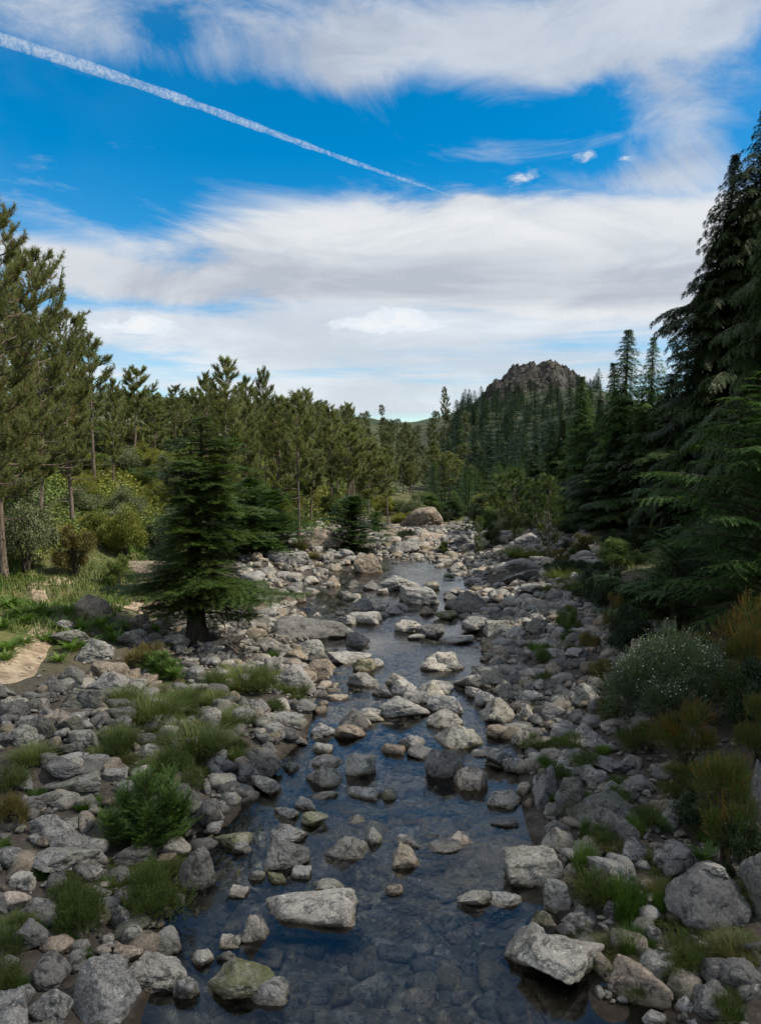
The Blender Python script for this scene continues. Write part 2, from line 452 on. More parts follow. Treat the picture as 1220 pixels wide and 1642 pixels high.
SC.view_settings.view_transform = 'Standard'; SC.view_settings.look = 'None'; SC.view_settings.exposure = 0.42; SC.view_settings.gamma = 1.0
SC.render.engine = 'CYCLES'
SC.cycles.max_bounces = 6; SC.cycles.diffuse_bounces = 3; SC.cycles.glossy_bounces = 3; SC.cycles.transparent_max_bounces = 8; SC.cycles.transmission_bounces = 4; SC.cycles.volume_bounces = 1
SC.cycles.caustics_reflective = False; SC.cycles.caustics_refractive = False

# ------------------------------------------------------------------ ground (one sheet to the horizon)
def grid_mesh(xs, ys, hf):
    X, Y = np.meshgrid(xs, ys)
    Z = hf(X, Y)
    nx, ny = len(xs), len(ys)
    i = (np.arange(ny - 1)[:, None] * nx + np.arange(nx - 1)[None]).reshape(-1)
    f = np.stack([i, i + 1, i + nx + 1, i + nx], -1)
    return np.stack([X, Y, Z], -1).reshape(-1, 3), f

xs = 2.6 * np.sinh(np.linspace(-6.9, 6.9, 620))
ya = np.concatenate([np.linspace(-60, 6, 40), np.arange(6.1, 40, .11), 40 * np.exp(np.linspace(0, math.log(3200 / 40), 260))])
gv, gf = grid_mesh(xs, ya, H)
ground = Geo(); ground.add(gv, gf, 0, True)
m, nt, out = new_mat('river_valley_ground'); b = NB(nt)
pos = b.n('ShaderNodeNewGeometry').outputs['Position']
at = b.n('ShaderNodeAttribute', attribute_name='cover').outputs['Color']
sp3 = b.n('ShaderNodeSeparateColor'); b.link(at, sp3.inputs[0])
bedf, green, far = sp3.outputs[0], sp3.outputs[1], sp3.outputs[2]
gr = b.mix(b.mapr(b.noise(pos, 9, 5, .7), .35, .65), (.038, .031, .024), (.105, .088, .070))
vo = b.n('ShaderNodeTexVoronoi'); b.link(pos, vo.inputs['Vector']); vo.inputs['Scale'].default_value = 9
gr = b.mix(b.mapr(vo.outputs['Distance'], .1, .6, 0, .7), gr, (.05, .043, .036))
bedc = b.mix(b.mapr(b.noise(pos, 1.6, 5, .65, .5), .35, .65), (.30, .265, .195), (.56, .52, .42))
vb = b.n('ShaderNodeTexVoronoi'); b.link(b.vm('ADD', pos, b.vm('SCALE', b.noise(pos, 3, 2, .5, 0, 1), scale=.15)), vb.inputs['Vector']); vb.inputs['Scale'].default_value = 4.5
spv = b.n('ShaderNodeSeparateColor'); b.link(vb.outputs['Color'], spv.inputs[0]); bedc = b.mix(b.mapr(spv.outputs[0], 0, 1, 0, .7, False), bedc, b.mix(1.0, bedc, (.35, .33, .32), 'MULTIPLY'))
bedc = b.mix(b.mapr(vb.outputs['Distance'], .05, .5, .0, .55), bedc, (.055, .045, .03))
c = b.mix(bedf, gr, bedc)
grn = b.mix(b.mapr(b.noise(pos, 1.1, 5, .7), .35, .65), (.050, .062, .018), (.105, .100, .034))
grn = b.mix(b.mapr(b.noise(pos, 5, 4, .7), .5, .68, 0, .7), grn, (.16, .125, .075))
gm = b.m('MULTIPLY', green, b.mapr(b.noise(pos, .8, 5, .7), .28, .5), clamp=True)
c = b.mix(gm, c, grn)
frc = b.mix(b.mapr(b.noise(pos, .12, 6, .7), .4, .62), (.026, .038, .018), (.055, .062, .030))
c = b.mix(far, c, frc)
spz = b.n('ShaderNodeSeparateXYZ'); b.link(pos, spz.inputs[0])
wetg = b.m('MULTIPLY', b.mapr(b.m('ADD', spz.outputs[2], b.m('MULTIPLY', b.m('SUBTRACT', b.noise(pos, 2.5, 4), .5), .16)), .10, .0), b.mapr(spz.outputs[2], -.2, -.05, 0, 1))
c = b.mix(b.m('MULTIPLY', wetg, .8), c, b.mix(1.0, c, (.30, .25, .18), 'MULTIPLY'))
hh = b.m('ADD', b.noise(pos, 6, 6, .7), b.m('MULTIPLY', vo.outputs['Distance'], .4))
b.link(b.principled(c, .9, b.bump(hh, .6, .05), .2), out.inputs[0])
gme = ground.mesh('ground', [m])
d_ = np.abs(gv[:, 0] - river_x(gv[:, 1])) / river_w(gv[:, 1]); left = gv[:, 0] < river_x(gv[:, 1])
ed = np.abs(gv[:, 0] - river_x(gv[:, 1])) - river_w(gv[:, 1])
bedm = (1 - sstep(.84, 1.0, d_)) * (1 - sstep(44, 54, gv[:, 1]))
v_ = sstep(66, 80, gv[:, 1])
grm = np.where(left, sstep(3.5, 7.5, ed + np.interp(gv[:, 1], [0, 16, 26, 40], [-3.5, -2.2, .5, .0])), sstep(5.0, 9.0, ed))
grm = np.maximum(grm, v_)
farm = sstep(110, 180, gv[:, 1])
a = gme.attributes.new('cover', 'FLOAT_COLOR', 'POINT')
a.data.foreach_set('color', np.stack([bedm, grm, farm, np.ones_like(farm)], -1).astype(np.float32).ravel())
link('ground', gme, kind='structure')

# ------------------------------------------------------------------ mountain with its bare rocky top
def mountain_h(X, Y):
    p = np.stack([X, Y, 0 * X], -1).reshape(-1, 3)
    base = H(X, Y)
    cx, cy = 83.0, 440.0
    r = np.sqrt(((X - cx) / 35) ** 2 + ((Y - cy) / 48) ** 2)
    top = np.clip(1 - r, 0, 1)
    w = np.abs(fbm(p * .085, 4, 31).reshape(X.shape)); blk = np.floor(fbm(p * .11, 3, 41).reshape(X.shape) * 4) / 4 * 5.0
    n = fbm(p * .30, 4, 51).reshape(X.shape) * 1.1
    return base + sstep(0, .35, top) * (6.0 * top ** .42 + 2.6 * (1 - w) + blk + n - 1.0) - 1.2 * (1 - sstep(0, .06, top))
mv, mf = grid_mesh(np.linspace(42, 124, 210), np.linspace(388, 492, 170), mountain_h)
mg = Geo(); mg.add(mv, mf, 0, False)
m, nt, out = new_mat('mountain_rock'); b = NB(nt)
pos = b.n('ShaderNodeNewGeometry').outputs['Position']; nrm = b.n('ShaderNodeNewGeometry').outputs['Normal']
sx = b.n('ShaderNodeSeparateXYZ'); b.link(nrm, sx.inputs[0])
n1 = b.noise(pos, .35, 6, .7, .6)
c = b.mix(b.mapr(n1, .38, .62), (.022, .020, .018), (.088, .079, .072))  # rock tones lowered to stand in for cloud shade
c = b.mix(b.m('MULTIPLY', b.mapr(b.noise(pos, .16, 5, .7), .44, .56), b.mapr(sx.outputs[2], .55, .85)), c, (.045, .055, .024))
b.link(b.principled(c, .9, b.bump(b.noise(pos, .9, 6, .7), 1.0, .8), .2), out.inputs[0])
link('mountain', mg.mesh('mountain', [m]), kind='structure')

# ------------------------------------------------------------------ river water
wv, wf = grid_mesh(np.linspace(-11, 13, 60), np.linspace(-40, 60, 140), lambda X, Y: 0 * X)
wg = Geo(); wg.add(wv, wf, 0, True)
m, nt, out = new_mat('river_water'); b = NB(nt)
pos = b.n('ShaderNodeNewGeometry').outputs['Position']
spw = b.n('ShaderNodeSeparateXYZ'); b.link(pos, spw.inputs[0])
mp = b.n('ShaderNodeMapping'); b.link(pos, mp.inputs[0]); mp.inputs['Scale'].default_value = (1.3, .8, 1)
rough_w = b.mapr(b.noise(pos, .33, 3, .5), .36, .62, .25, 1.0)
rip = b.m('ADD', b.m('MULTIPLY', b.noise(mp.outputs[0], 2.4, 3, .5, .3), 1.0), b.m('MULTIPLY', b.noise(mp.outputs[0], 9, 3, .6, .5), .35))
bn = b.n('ShaderNodeBump'); bn.inputs['Distance'].default_value = .05; b.link(rip, bn.inputs['Height']); b.link(b.m('MULTIPLY', rough_w, b.mapr(spw.outputs[1], 9.0, 17.0, .28, .85)), bn.inputs['Strength'])
fr = b.n('ShaderNodeFresnel'); fr.inputs[0].default_value = 1.56; b.link(bn.outputs[0], fr.inputs[1])
gl = b.n('ShaderNodeBsdfGlossy'); gl.inputs['Roughness'].default_value = .06; b.link(bn.outputs[0], gl.inputs['Normal'])
tr = b.n('ShaderNodeBsdfTransparent'); tr.inputs[0].default_value = (.91, .92, .88, 1)
mx = b.n('ShaderNodeMixShader'); b.link(fr.outputs[0], mx.inputs[0]); b.link(tr.outputs[0], mx.inputs[1]); b.link(gl.outputs[0], mx.inputs[2])
b.link(mx.outputs[0], out.inputs[0])
link('water', wg.mesh('water', [m]), kind='structure')

# ------------------------------------------------------------------ sandy footpath on the left bank
def strip(pts, widths, seed, lift=.03):
    pts = np.array(pts, float); t = np.linspace(0, len(pts) - 1, 60)
    cx = np.interp(t, range(len(pts)), pts[:, 0]); cy = np.interp(t, range(len(pts)), pts[:, 1]); w = np.interp(t, range(len(pts)), widths)
    tx, ty = np.gradient(cx), np.gradient(cy); L = np.hypot(tx, ty); nx, ny = -ty / L, tx / L
    k = np.linspace(-1, 1, 12); r = np.random.default_rng(seed)
    jl = 1 + .6 * vnoise(np.stack([t * 1.7, 0 * t, 0 * t], -1), seed); jr = 1 + .6 * vnoise(np.stack([t * 1.7, 0 * t + 9, 0 * t], -1), seed)
    X = cx[:, None] + nx[:, None] * w[:, None] * k[None] * np.where(k[None] < 0, jl[:, None], jr[:, None]); Y = cy[:, None] + ny[:, None] * w[:, None] * k[None] * np.where(k[None] < 0, jl[:, None], jr[:, None])
    Z = H(X, Y) + lift - .06 * np.abs(k[None]) ** 4
    i = (np.arange(59)[:, None] * 12 + np.arange(11)[None]).reshape(-1)
    return np.stack([X, Y, Z], -1).reshape(-1, 3), np.stack([i, i + 1, i + 13, i + 12], -1)
pg = Geo()
pp = [hit(px, py)[0] for px, py in ((-60, 1100), (10, 1085), (50, 1050), (62, 1020), (90, 985), (60, 940), (110, 930))]
v_, f_ = strip([(p[0], p[1]) for p in pp], [.9, .75, .45, .38, .35, .35, .3], 3); pg.add(v_, f_, 0, True)
pp = [hit(px, py)[0] for px, py in ((195, 975), (222, 972), (250, 965))]
v_, f_ = strip([(p[0], p[1]) for p in pp], [.5, .6, .4], 5); pg.add(v_, f_, 0, True)
link('path', pg.mesh('path', [M['sand']]), kind='structure')

# ------------------------------------------------------------------ contrail: a long thin tube of ice cloud
CA = 820.0
def sky_pt(px, py):
    d = ray(px, py); return d * ((CA - CAM_Z) / d[2]) + np.array([0, 0, CAM_Z])
A_, B_ = sky_pt(-40, 50), sky_pt(722, 313)
tt = np.linspace(0, 1, 150)
cp = A_[None] * (1 - tt[:, None]) + B_[None] * tt[:, None]
cp = cp + np.stack([0 * tt, 0 * tt, 10 * np.sin(tt * 5.0) * (1 - tt)], -1)
cg = Geo(); tube(cg, cp, (11.5 * (1 - tt) ** .75 + 1.6) * (1 + .16 * vnoise(np.stack([tt * 34, 0 * tt, 0 * tt], -1), 3)), 14)
m, nt, out = new_mat('ice_cloud'); b = NB(nt)
pos = b.n('ShaderNodeNewGeometry').outputs['Position']
dn = b.mapr(b.noise(pos, .085, 6, .68, 1.0), .36, .72, .0, .042)
pv = b.n('ShaderNodeVolumePrincipled'); pv.inputs['Color'].default_value = (1, 1, 1, 1); pv.inputs['Anisotropy'].default_value = .2
b.link(dn, pv.inputs['Density']); b.link(pv.outputs[0], out.inputs['Volume'])
thing('contrail', 'long thin white vapour trail slanting across the blue sky', 'contrail', me=cg.mesh('contrail', [m]))

# ------------------------------------------------------------------ an unseen cloud added between the sun and the near riverbed to shade it
cd_, cf_ = None, None
bm = bmesh.new(); bmesh.ops.create_icosphere(bm, subdivisions=5, radius=1)
cv = np.array([x.co[:] for x in bm.verts]); cf = np.array([[x.index for x in q.verts] for q in bm.faces]); bm.free()
cv = cv * (1 + .16 * fbm(cv * 2.2 + 3, 4, 77))[:, None]
cv = cv * [150, 66, 40] + np.array([0, -44, 0]) + np.array(sv) * (720 / sv.z)
gcl = Geo(); gcl.add(cv, cf, 0, True)
m, nt, out = new_mat('shade_cloud_vapour'); b = NB(nt)
pv = b.n('ShaderNodeVolumePrincipled'); pv.inputs['Color'].default_value = (1, 1, 1, 1); pv.inputs['Density'].default_value = .021
b.link(pv.outputs[0], out.inputs['Volume'])
link('added_shade_cloud', gcl.mesh('added_shade_cloud', [m]), kind='stuff')
# ------------------------------------------------------------------ boulders
def ico(sub):
    bm = bmesh.new(); bmesh.ops.create_icosphere(bm, subdivisions=sub, radius=1)
    v = np.array([x.co[:] for x in bm.verts]); f = np.array([[x.index for x in q.verts] for q in bm.faces]); bm.free()
    return norm(v), f
ICO5, ICO4, ICO2, ICO1 = ico(6), ico(5), ico(3), ico(2)

def rock_shape(dirs, kind, seed, fine=True):
    r = np.random.default_rng(seed)
    if kind == 'round': n, p, lo = 16, 8, .82
    elif kind == 'angular': n, p, lo = 12, 15, .68
    elif kind == 'block': n, p, lo = 7, 19, .72
    elif kind == 'slab': n, p, lo = 12, 13, .7
    else: n, p, lo = 9, 14, .72
    N = norm(r.normal(size=(n, 3))); h = r.uniform(lo, 1.0, n)
    if kind == 'block':
        box = norm(np.array([[1, .12, .1], [-1, .1, .05], [.1, 1, .12], [0, -1, .22], [.06, .05, 1], [0, 0, -1]]) + r.normal(size=(6, 3)) * .12)
        N = np.concatenate([N, box]); h = np.concatenate([h * 1.18, r.uniform(.62, .78, 6)])
    if kind == 'wedge':
        box = norm(np.array([[.8, .1, .75], [-.75, 0, .8], [.1, -.9, .6], [0, .8, .6], [0, 0, -1]]) + r.normal(size=(5, 3)) * .18)
        N = np.concatenate([N, box]); h = np.concatenate([h * 1.12, r.uniform(.5, .68, 5)])
    if kind == 'slab':
        box = norm(np.array([[.05, .05, 1], [0, -.15, 1], [0, 0, -1]]) + r.normal(size=(3, 3)) * .06)
        N = np.concatenate([N, box]); h = np.concatenate([h, [.62, .66, .7]])
    s = np.maximum(dirs @ N.T, 1e-3) / h
    rad = (s ** p).sum(1) ** (-1 / p)
    v = dirs * rad[:, None]
    off = r.uniform(-50, 50, 3)
    big = fbm(v * 1.6 + off, 3, seed) * .10
    v = v * (1 + big)[:, None]
    if fine:
        sm = fbm(v * 7 + off, 4, seed + 3, .6) * .017
        pit = -np.clip(vnoise(v * 4.2 + off, seed + 9) - .35, 0, 1) * .10
        v = v * (1 + sm + pit)[:, None]
    lo_, hi_ = v.min(0), v.max(0)
    return (v - (lo_ + hi_) / 2) / ((hi_ - lo_) / 2)

ROCK = {}
for kind, cnt in (('round', 7), ('angular', 7), ('block', 4), ('wedge', 5), ('slab', 4)):
    ROCK[kind] = []
    for i in range(cnt):
        g = Geo(); g.add(rock_shape(ICO5[0], kind, 100 + 13 * i + len(kind) * 7), ICO5[1], 0, True)
        ROCK[kind].append(g.mesh(kind + '_boulder', [M['rock']]))

TONE = dict(g=(1.0, 1.0, 1.0), d=(.56, .555, .56), p=(1.20, 1.16, 1.08), k=(1.32, 1.14, .99), b=(.95, .80, .66), m=(.85, .82, .66), w=(1.5, 1.45, 1.35))
WORD = dict(g='grey', d='dark grey', p='pale grey', k='pinkish', b='brownish', m='mossy', w='whitish')
KIND = dict(r='round', a='angular', b='block', w='wedge', s='slab')
SHAPE = dict(r='rounded', a='angular', b='blocky', w='peaked', s='flat')

# each line: zoom region, x0 y0 x1 y1 on the twice enlarged photograph, tone + shape, label
REG = {'A': (0, 1200), 'B': (610, 1200), 'C': (0, 850), 'D': (610, 850), 'F': (610, 520)}
LIST = """
A -20 785 95 900 gb|grey boulder cut by the photo's bottom left corner
A 75 795 228 900 ga|pale grey boulder between the corner boulder and the large bottom boulder
A 232 700 445 900 ga|largest grey boulder at the bottom edge of the left bank
A 85 665 222 785 dr|smooth dark round boulder above the bottom left corner
A 50 550 178 655 da|dark angular boulder above the smooth round one, near the photo's left edge
A 128 608 235 668 br|brownish oval stone on top of the smooth dark round boulder
A 402 672 605 775 pa|pale lichened boulder at the water's edge, right of the largest bottom boulder
A 560 738 645 822 gr|egg shaped grey stone standing in the shallows at the bottom
A 680 668 918 805 ma|long wedge boulder with an olive mossy flank in the bottom shallows
A 800 750 932 838 gr|rounded grey stone leaning on the long mossy wedge boulder
A 765 532 872 640 pw|pale pointed stone beside the broad flat slab in the water
A 690 605 775 658 pb|small pale block behind the long mossy wedge boulder
A 690 640 775 695 ga|grey stone between the small pale block and the mossy wedge boulder
A 600 652 685 712 pr|pale oval stone in the shallows left of the mossy wedge boulder
A 470 588 582 668 gr|rounded grey stone on the left shore under the grass bush
A 362 635 460 695 br|brownish rounded stone left of the rounded shore stone
A 842 476 1155 582 ps|broad flat pale slab just breaking the water surface
A 725 446 796 490 pb|small square pale block alone in the shallows
A 843 300 994 402 da|speckled dark boulder with two stones leaning on its front
A 865 250 985 325 ga|grey boulder directly behind the speckled dark one
A 1043 278 1202 366 dw|dark peaked boulder with a wet base in the middle of the stream
A 965 205 1055 265 mr|mossy rounded stone in the stream under the pair of big blocks
A 880 185 960 238 ga
A 944 165 1016 216 ga
A 970 53 1097 138 pr|rounded pale boulder beside the slanting slab in the stream
A 1108 22 1202 124 ps|slanting pale slab leaning beside the rounded pale boulder
A 998 20 1100 75 pa
A 1100 125 1225 176 gs
A 803 86 902 162 pa|pale angular boulder where the left bank meets the stream
A 700 110 815 172 da
A 620 172 707 266 dr|upright dark boulder standing at the left water's edge
A 676 265 817 332 mr|olive mossy oval boulder in the left shallows
A 743 302 812 354 gr|small grey stone against the olive mossy oval boulder
A 572 336 692 474 dr|big smooth dark boulder beside the tall grass bush on the left shore
A 368 310 502 384 dr|dark rounded boulder behind the tall grass bush
A 924 382 1000 434 gb
A 853 400 930 444 mr
A 798 392 856 438 gr
A 1003 428 1115 468 pr|whitish low stone right of the speckled dark boulder
A 995 140 1085 176 ps
A 900 40 960 85 gr
A 780 8 905 98 da|wide dark boulder on the shore above the slanting slab
A 123 28 303 107 da|long dark boulder below the heather tufts on the left bank
A 263 20 357 62 dr
A 40 75 122 136 gr
A 145 85 332 146 gs
A 105 203 252 292 ga
A 248 150 332 196 dr
A 303 62 414 109 gs
A 158 274 292 336 ga
A 93 333 318 412 ga|broad grey boulder in the stone field left of the feathery bush
A -10 318 76 396 gr
A 133 404 227 460 dr
A 93 274 176 316 gr
A 373 104 442 152 gr
A 8 464 102 532 kr|pinkish rounded boulder near the photo's left edge
A 78 474 192 532 ga
A 350 468 427 522 da
A 428 468 502 542 dr
A 333 384 422 437 da
A 253 378 337 437 ga
A 438 60 502 112 pa
A 540 110 662 182 da
A 1163 258 1226 328 gr
A 1103 218 1182 252 gr
A 98 133 217 202 ga
A 388 573 472 642 gr
A 353 523 433 602 ga
A 208 666 282 724 dr
B 143 3 284 110 db|dark blocky boulder standing alone in midstream
B 326 3 427 78 ga|grey boulder right of the lone dark blocky one
B 393 28 467 92 gr
B 338 145 454 207 pr|pale domed stone barely above the water near the right shore
B 353 226 442 264 ds|small flat dark stone alone in the open water
B 436 110 482 160 kr|small pinkish stone at the right water's edge
B 453 158 494 197 br
B 490 68 582 212 dw|tall leaning dark boulder at the right water's edge
B 553 103 657 242 da|dark boulder behind the tall leaning one
B 598 130 838 254 dw|huge dark triangular boulder on the right bank
B 523 228 617 293 da
B 516 258 632 358 pa|pale boulder at the shore above the tuft of bright grass
B 393 323 607 442 pb|big flat topped pale block on the right shore
B 520 424 610 522 gb|cube shaped grey block below the big flat topped one
B 663 350 797 457 gr|rounded grey boulder right of the bright grass tuft
B 670 213 822 327 da|dark cracked boulder under the huge triangular one
B 773 296 862 372 ga
B 868 308 1002 402 da
B 910 392 1168 580 dr|very dark big boulder carrying a small white stone
B 1018 366 1080 402 wr|small whitish stone lying on top of the very dark boulder
B 1158 353 1260 580 dr|dark rounded boulder cut by the right edge below the taller one
B 1170 38 1270 312 dr|tall smooth dark boulder cut by the photo's right edge
B 388 563 602 718 pw|pale boulder leaning behind the large front boulder on the right shore
B 441 610 745 786 pa|largest pale boulder at the bottom right shore
B 733 703 912 842 ba|brownish leaning boulder right of the largest pale one
B 816 650 952 762 gr|rounded grey boulder in the grass on the lower right bank
B 1078 683 1230 792 dr
B 1003 756 1162 864 dr|dark boulder near the bottom right corner of the bank
B 943 800 1007 852 gr
B 836 843 920 900 gr
B 241 450 367 520 pa|pale ridged stone in the water left of the cube shaped block
B 338 462 452 524 ga
B 120 298 267 350 gs|long flat grey stone in the open stream
B 212 270 304 324 kr|pinkish stone behind the long flat one in the open stream
B 33 313 152 404 kw|warm pink peaked stone alone in the lower stream
B 38 288 127 327 ga
B 123 276 187 302 ds
B -2 445 74 492 bs
B -2 132 52 177 mr
B 466 518 584 588 mw
B 563 556 652 612 da
B 558 6 687 82 da
B 563 36 642 90 ga
B 648 63 737 132 ga
B 674 38 822 97 da
B 773 86 892 152 dr
B 698 108 782 162 gr
B 710 486 772 558 dr
B 838 568 902 627 gr
B 958 743 1022 802 gr
C 210 210 358 288 bw|long brownish slab boulder by the footpath, half in sun
C 375 103 562 152 bs|broad flat brownish slab behind the dark fir
C 288 426 447 513 bs|tilted brownish slab above the dark heap of stones
C 118 468 224 523 dw|dark pointed stone in the heap below the sandy path
C 178 450 292 513 da
C 278 460 412 542 ga|large grey boulder on the right side of the dark heap
C 188 516 287 577 da
C 263 510 360 584 db
C 98 516 192 562 da
C -8 553 87 617 dr
C 113 603 187 682 dr
C 183 596 267 662 da
C 26 626 134 690 gr
C 213 636 330 707 gr|rounded grey boulder left of the grassy mounds
C 168 678 284 737 da
C 260 716 360 767 gr
C -6 653 50 707 dr
C 883 433 1014 527 gr|big smooth grey boulder on the left shore beside grassy mounds
C 836 410 902 472 gr
C 926 543 1012 590 dr
C 870 586 970 627 gs
C 793 543 862 602 gr
C 1047 528 1117 560 ks|flat pinkish stone alone in the water near the left shore
C 1086 590 1190 642 pr
C 1070 626 1177 677 br
C 918 643 980 687 da
C 833 620 914 662 gr
C 810 646 882 692 ga
C 1113 453 1225 512 ga
C 1128 410 1207 467 mr
C 983 386 1057 442 da
C 910 383 987 432 br
C 1048 393 1192 442 gs
C 1108 328 1187 387 da
C 953 353 1042 407 gr
C 1083 196 1127 223 dr
C 953 -4 1094 78 br|big domed boulder beside the young fir at the left edge of the stone bed
C 856 68 992 122 gs|long low boulder between sunlit pale stones
C 1133 80 1225 152 bb|brownish cracked boulder at the end of the left pool
C 1086 63 1144 102 gr
C 1128 220 1197 272 gr
C 1068 270 1152 312 gr
C 868 298 1142 354 ds|long flat dark bedrock slab across the left side of the stream
C 1098 263 1225 318 gs
C 258 353 372 437 ga
C 153 318 292 372 ga
C 378 318 482 387 ga
C 178 290 247 337 ga
C 583 438 662 502 gr
C 598 478 682 512 gs
C 438 686 532 742 ga
C 538 608 632 657 gr
C 328 603 402 652 da
C 1163 163 1225 202 dr
C 1043 148 1097 192 br
C 500 268 590 322 dr
C 415 272 482 318 ba
C 520 330 612 385 pa
C 655 272 705 345 ga
D 198 196 367 276 dw|large domed dark boulder in the upper pool
D 58 183 190 250 gb|flat topped boulder left of the large domed one
D -2 146 127 202 ga
D 386 130 517 188 da|dark wedge boulder on the right edge of the upper pool
D 428 10 532 57 gr|rounded boulder before the young pines at the far right of the bed
D 386 98 512 142 gr
D 8 240 77 280 gr
D 118 246 172 282 br
D 168 258 247 297 mr
D 243 263 297 294 gr
D 83 333 142 362 gs
D 128 323 184 350 br
D 316 383 432 414 bs
D 408 428 502 477 dr
D 528 376 594 434 gr
D 578 328 657 387 ga|highest grey boulder of the little heap on the right bank
D 588 378 677 437 ga
D -4 533 157 612 ga|long low grey boulder in the middle of the stream
D 153 528 270 596 gb
D 143 580 260 642 pr
D 308 533 447 626 pw|pale peaked boulder at the right side of the midstream narrows
D 158 623 327 710 pw|pale broad boulder right above the lone dark block
D 298 518 377 577 gr
D 443 563 499 627 pr
D 453 516 522 577 gr
D 513 563 612 627 da
D 618 498 702 582 ga
D 538 623 642 682 gr
D 593 628 727 712 gr|rounded grey boulder beneath the white flowered broom
D 413 628 492 702 pw
D 338 626 422 682 br
D 468 663 562 722 ks
D 83 693 187 742 da
D -4 688 82 737 bs
D 48 653 142 712 gr
D 33 483 117 542 ga
D 268 706 367 742 gs
D 193 416 277 457 gr
D 343 343 422 387 gr
D 488 478 542 514 gr
D 398 313 462 347 gr
D 438 173 542 217 ga
D 478 638 542 667 gs
D 118 488 242 532 ga
D 188 343 302 372 gs
D 268 503 332 547 gr
F 58 590 197 674 br|biggest brownish boulder at the far end of the stone bed
F 118 671 242 706 ks|low sandy coloured boulder before the biggest far boulder
F 233 676 302 722 dr
F -2 656 82 692 ba
F 98 661 162 692 gr
F 23 703 127 737 gr
"""
rk = random.Random(5)
def where(px, py):
    if py < 905: return 'at the far end of the stone bed'
    xr_ = float(river_x(hit(px, py)[0][1])); P, _ = hit(px, py); e = P[0] - xr_; w = float(river_w(P[1]))
    if abs(e) < w * .95:
        return 'among the stones in the upper pools' if py < 1010 else 'in the stream at the midstream narrows' if py < 1130 else 'in the stream near the lone dark block' if py < 1330 else 'in the clear shallows of the lower stream'
    if e < 0:
        return 'near the foot of the dark fir' if py < 1060 else 'in the dark heap below the sandy path' if py < 1150 and px < 230 else 'among the grassy mounds of the left bank' if py < 1250 else 'in the stone field of the left bank' if py < 1450 else 'at the bottom of the left bank'
    return 'on the upper right bank' if py < 1060 else 'on the right bank below the white broom' if py < 1250 else 'on the dark lower right bank'

def group_of(wh): return 'boulders ' + wh

placed = []
def put_boulder(px0, py0, px1, py1, tone, kind, label=None, on=None):
    cx, cy = (px0 + px1) / 2, (py0 + py1) / 2
    d0 = ray(cx, cy); th = math.asin(-d0[2] / np.linalg.norm(d0))
    P, t = hit(cx, cy, 0, True)
    for _ in range(3):
        w = (px1 - px0) / FPX * t
        bdep = w * .5 * (.75 if kind != 'slab' else .6)
        half = (py1 - py0) / FPX * t / 2 / math.cos(th * .3)
        a2 = half ** 2 - (bdep * math.sin(th)) ** 2
        a = math.sqrt(max(a2, 0)) / math.cos(th)
        a = min(max(a, .30 * w * .5 if kind == 'slab' else .42 * w * .5), 1.25 * w)
        P, t = hit(cx, cy, a * (.55 if kind != 'slab' else .30), True)
    me = rk.choice(ROCK[kind])
    tn = TONE[tone]; j = rk.uniform(.85, 1.15) * (.80 if cx < 450 and tone in 'gd' else 1)  # left-bank tint darkened: dark lichen, and partly shade put into the colour
    wh = where(cx, cy)
    g = None
    if label is None:
        size = 'large' if (px1 - px0) > 75 else 'middle-sized' if (px1 - px0) > 45 else 'small'
        label = '%s %s %s boulder %s' % (size, WORD[tone], SHAPE[[k for k in KIND if KIND[k] == kind][0]], wh)
    g = group_of(wh)
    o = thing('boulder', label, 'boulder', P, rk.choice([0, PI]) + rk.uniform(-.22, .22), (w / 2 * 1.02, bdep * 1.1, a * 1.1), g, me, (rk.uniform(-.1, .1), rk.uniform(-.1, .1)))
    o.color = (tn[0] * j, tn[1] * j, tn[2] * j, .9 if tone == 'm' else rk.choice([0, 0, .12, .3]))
    placed.append((P[0], P[1], w / 2))
    return o

for line in LIST.strip().splitlines():
    head, _, lab = line.partition('|')
    q = head.split(); ox, oy = REG[q[0]]
    x0, y0, x1, y1 = [float(v) / 2 for v in q[1:5]]
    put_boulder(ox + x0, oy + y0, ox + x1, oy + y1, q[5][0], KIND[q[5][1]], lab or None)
n_key = len(placed)
by_label = {o['label']: o for o in COL.objects if 'label' in o}
big, top_ = by_label['very dark big boulder carrying a small white stone'], by_label['small whitish stone lying on top of the very dark boulder']
top_.location = (big.location.x + .10, big.location.y - .05, big.location.z + big.scale[2] * .93 + top_.scale[2] * .55)

# more single boulders between those, until the beds are as full as in the photograph
def free(x, y, r, k=.75):
    for (a, b_, c) in placed:
        if (a - x) ** 2 + (b_ - y) ** 2 < ((c + r) * k) ** 2: return False
    return True
tries = 0
while len(placed) < 296 and tries < 6000:
    tries += 1
    mid = len(placed) < n_key + 36
    py = rk.uniform(930, 1190) if mid else rk.uniform(880, 1640); px = rk.uniform(470, 800) if mid else rk.uniform(-5, 1120)
    if py < 930 and not 430 < px < 830: continue
    if px > 800 and py > 1050 and px > 960: continue
    P, t = hit(px, py)
    wpx = rk.uniform(30, 58) * (.55 if py < 1000 else 1)
    e = (P[0] - float(river_x(P[1]))) / float(river_w(P[1]))
    if abs(e) < 1.0 and not mid and (py > 1280 or rk.random() < .08): continue
    if mid and abs(e) > 1.0: continue
    if px < 330 and py < 1080: continue
    r = wpx / FPX * t / 2
    if not free(P[0], P[1], r, .75 if not mid else .95): continue
    k = rk.choice('rraaawbs'); tone = rk.choice('ggggddppkb' if px > 430 or py > 1250 else 'gggdddpb')
    hpx = wpx * rk.uniform(.5, .75)
    put_boulder(px - wpx / 2, py - hpx / 2, px + wpx / 2, py + hpx / 2, tone, KIND[k])

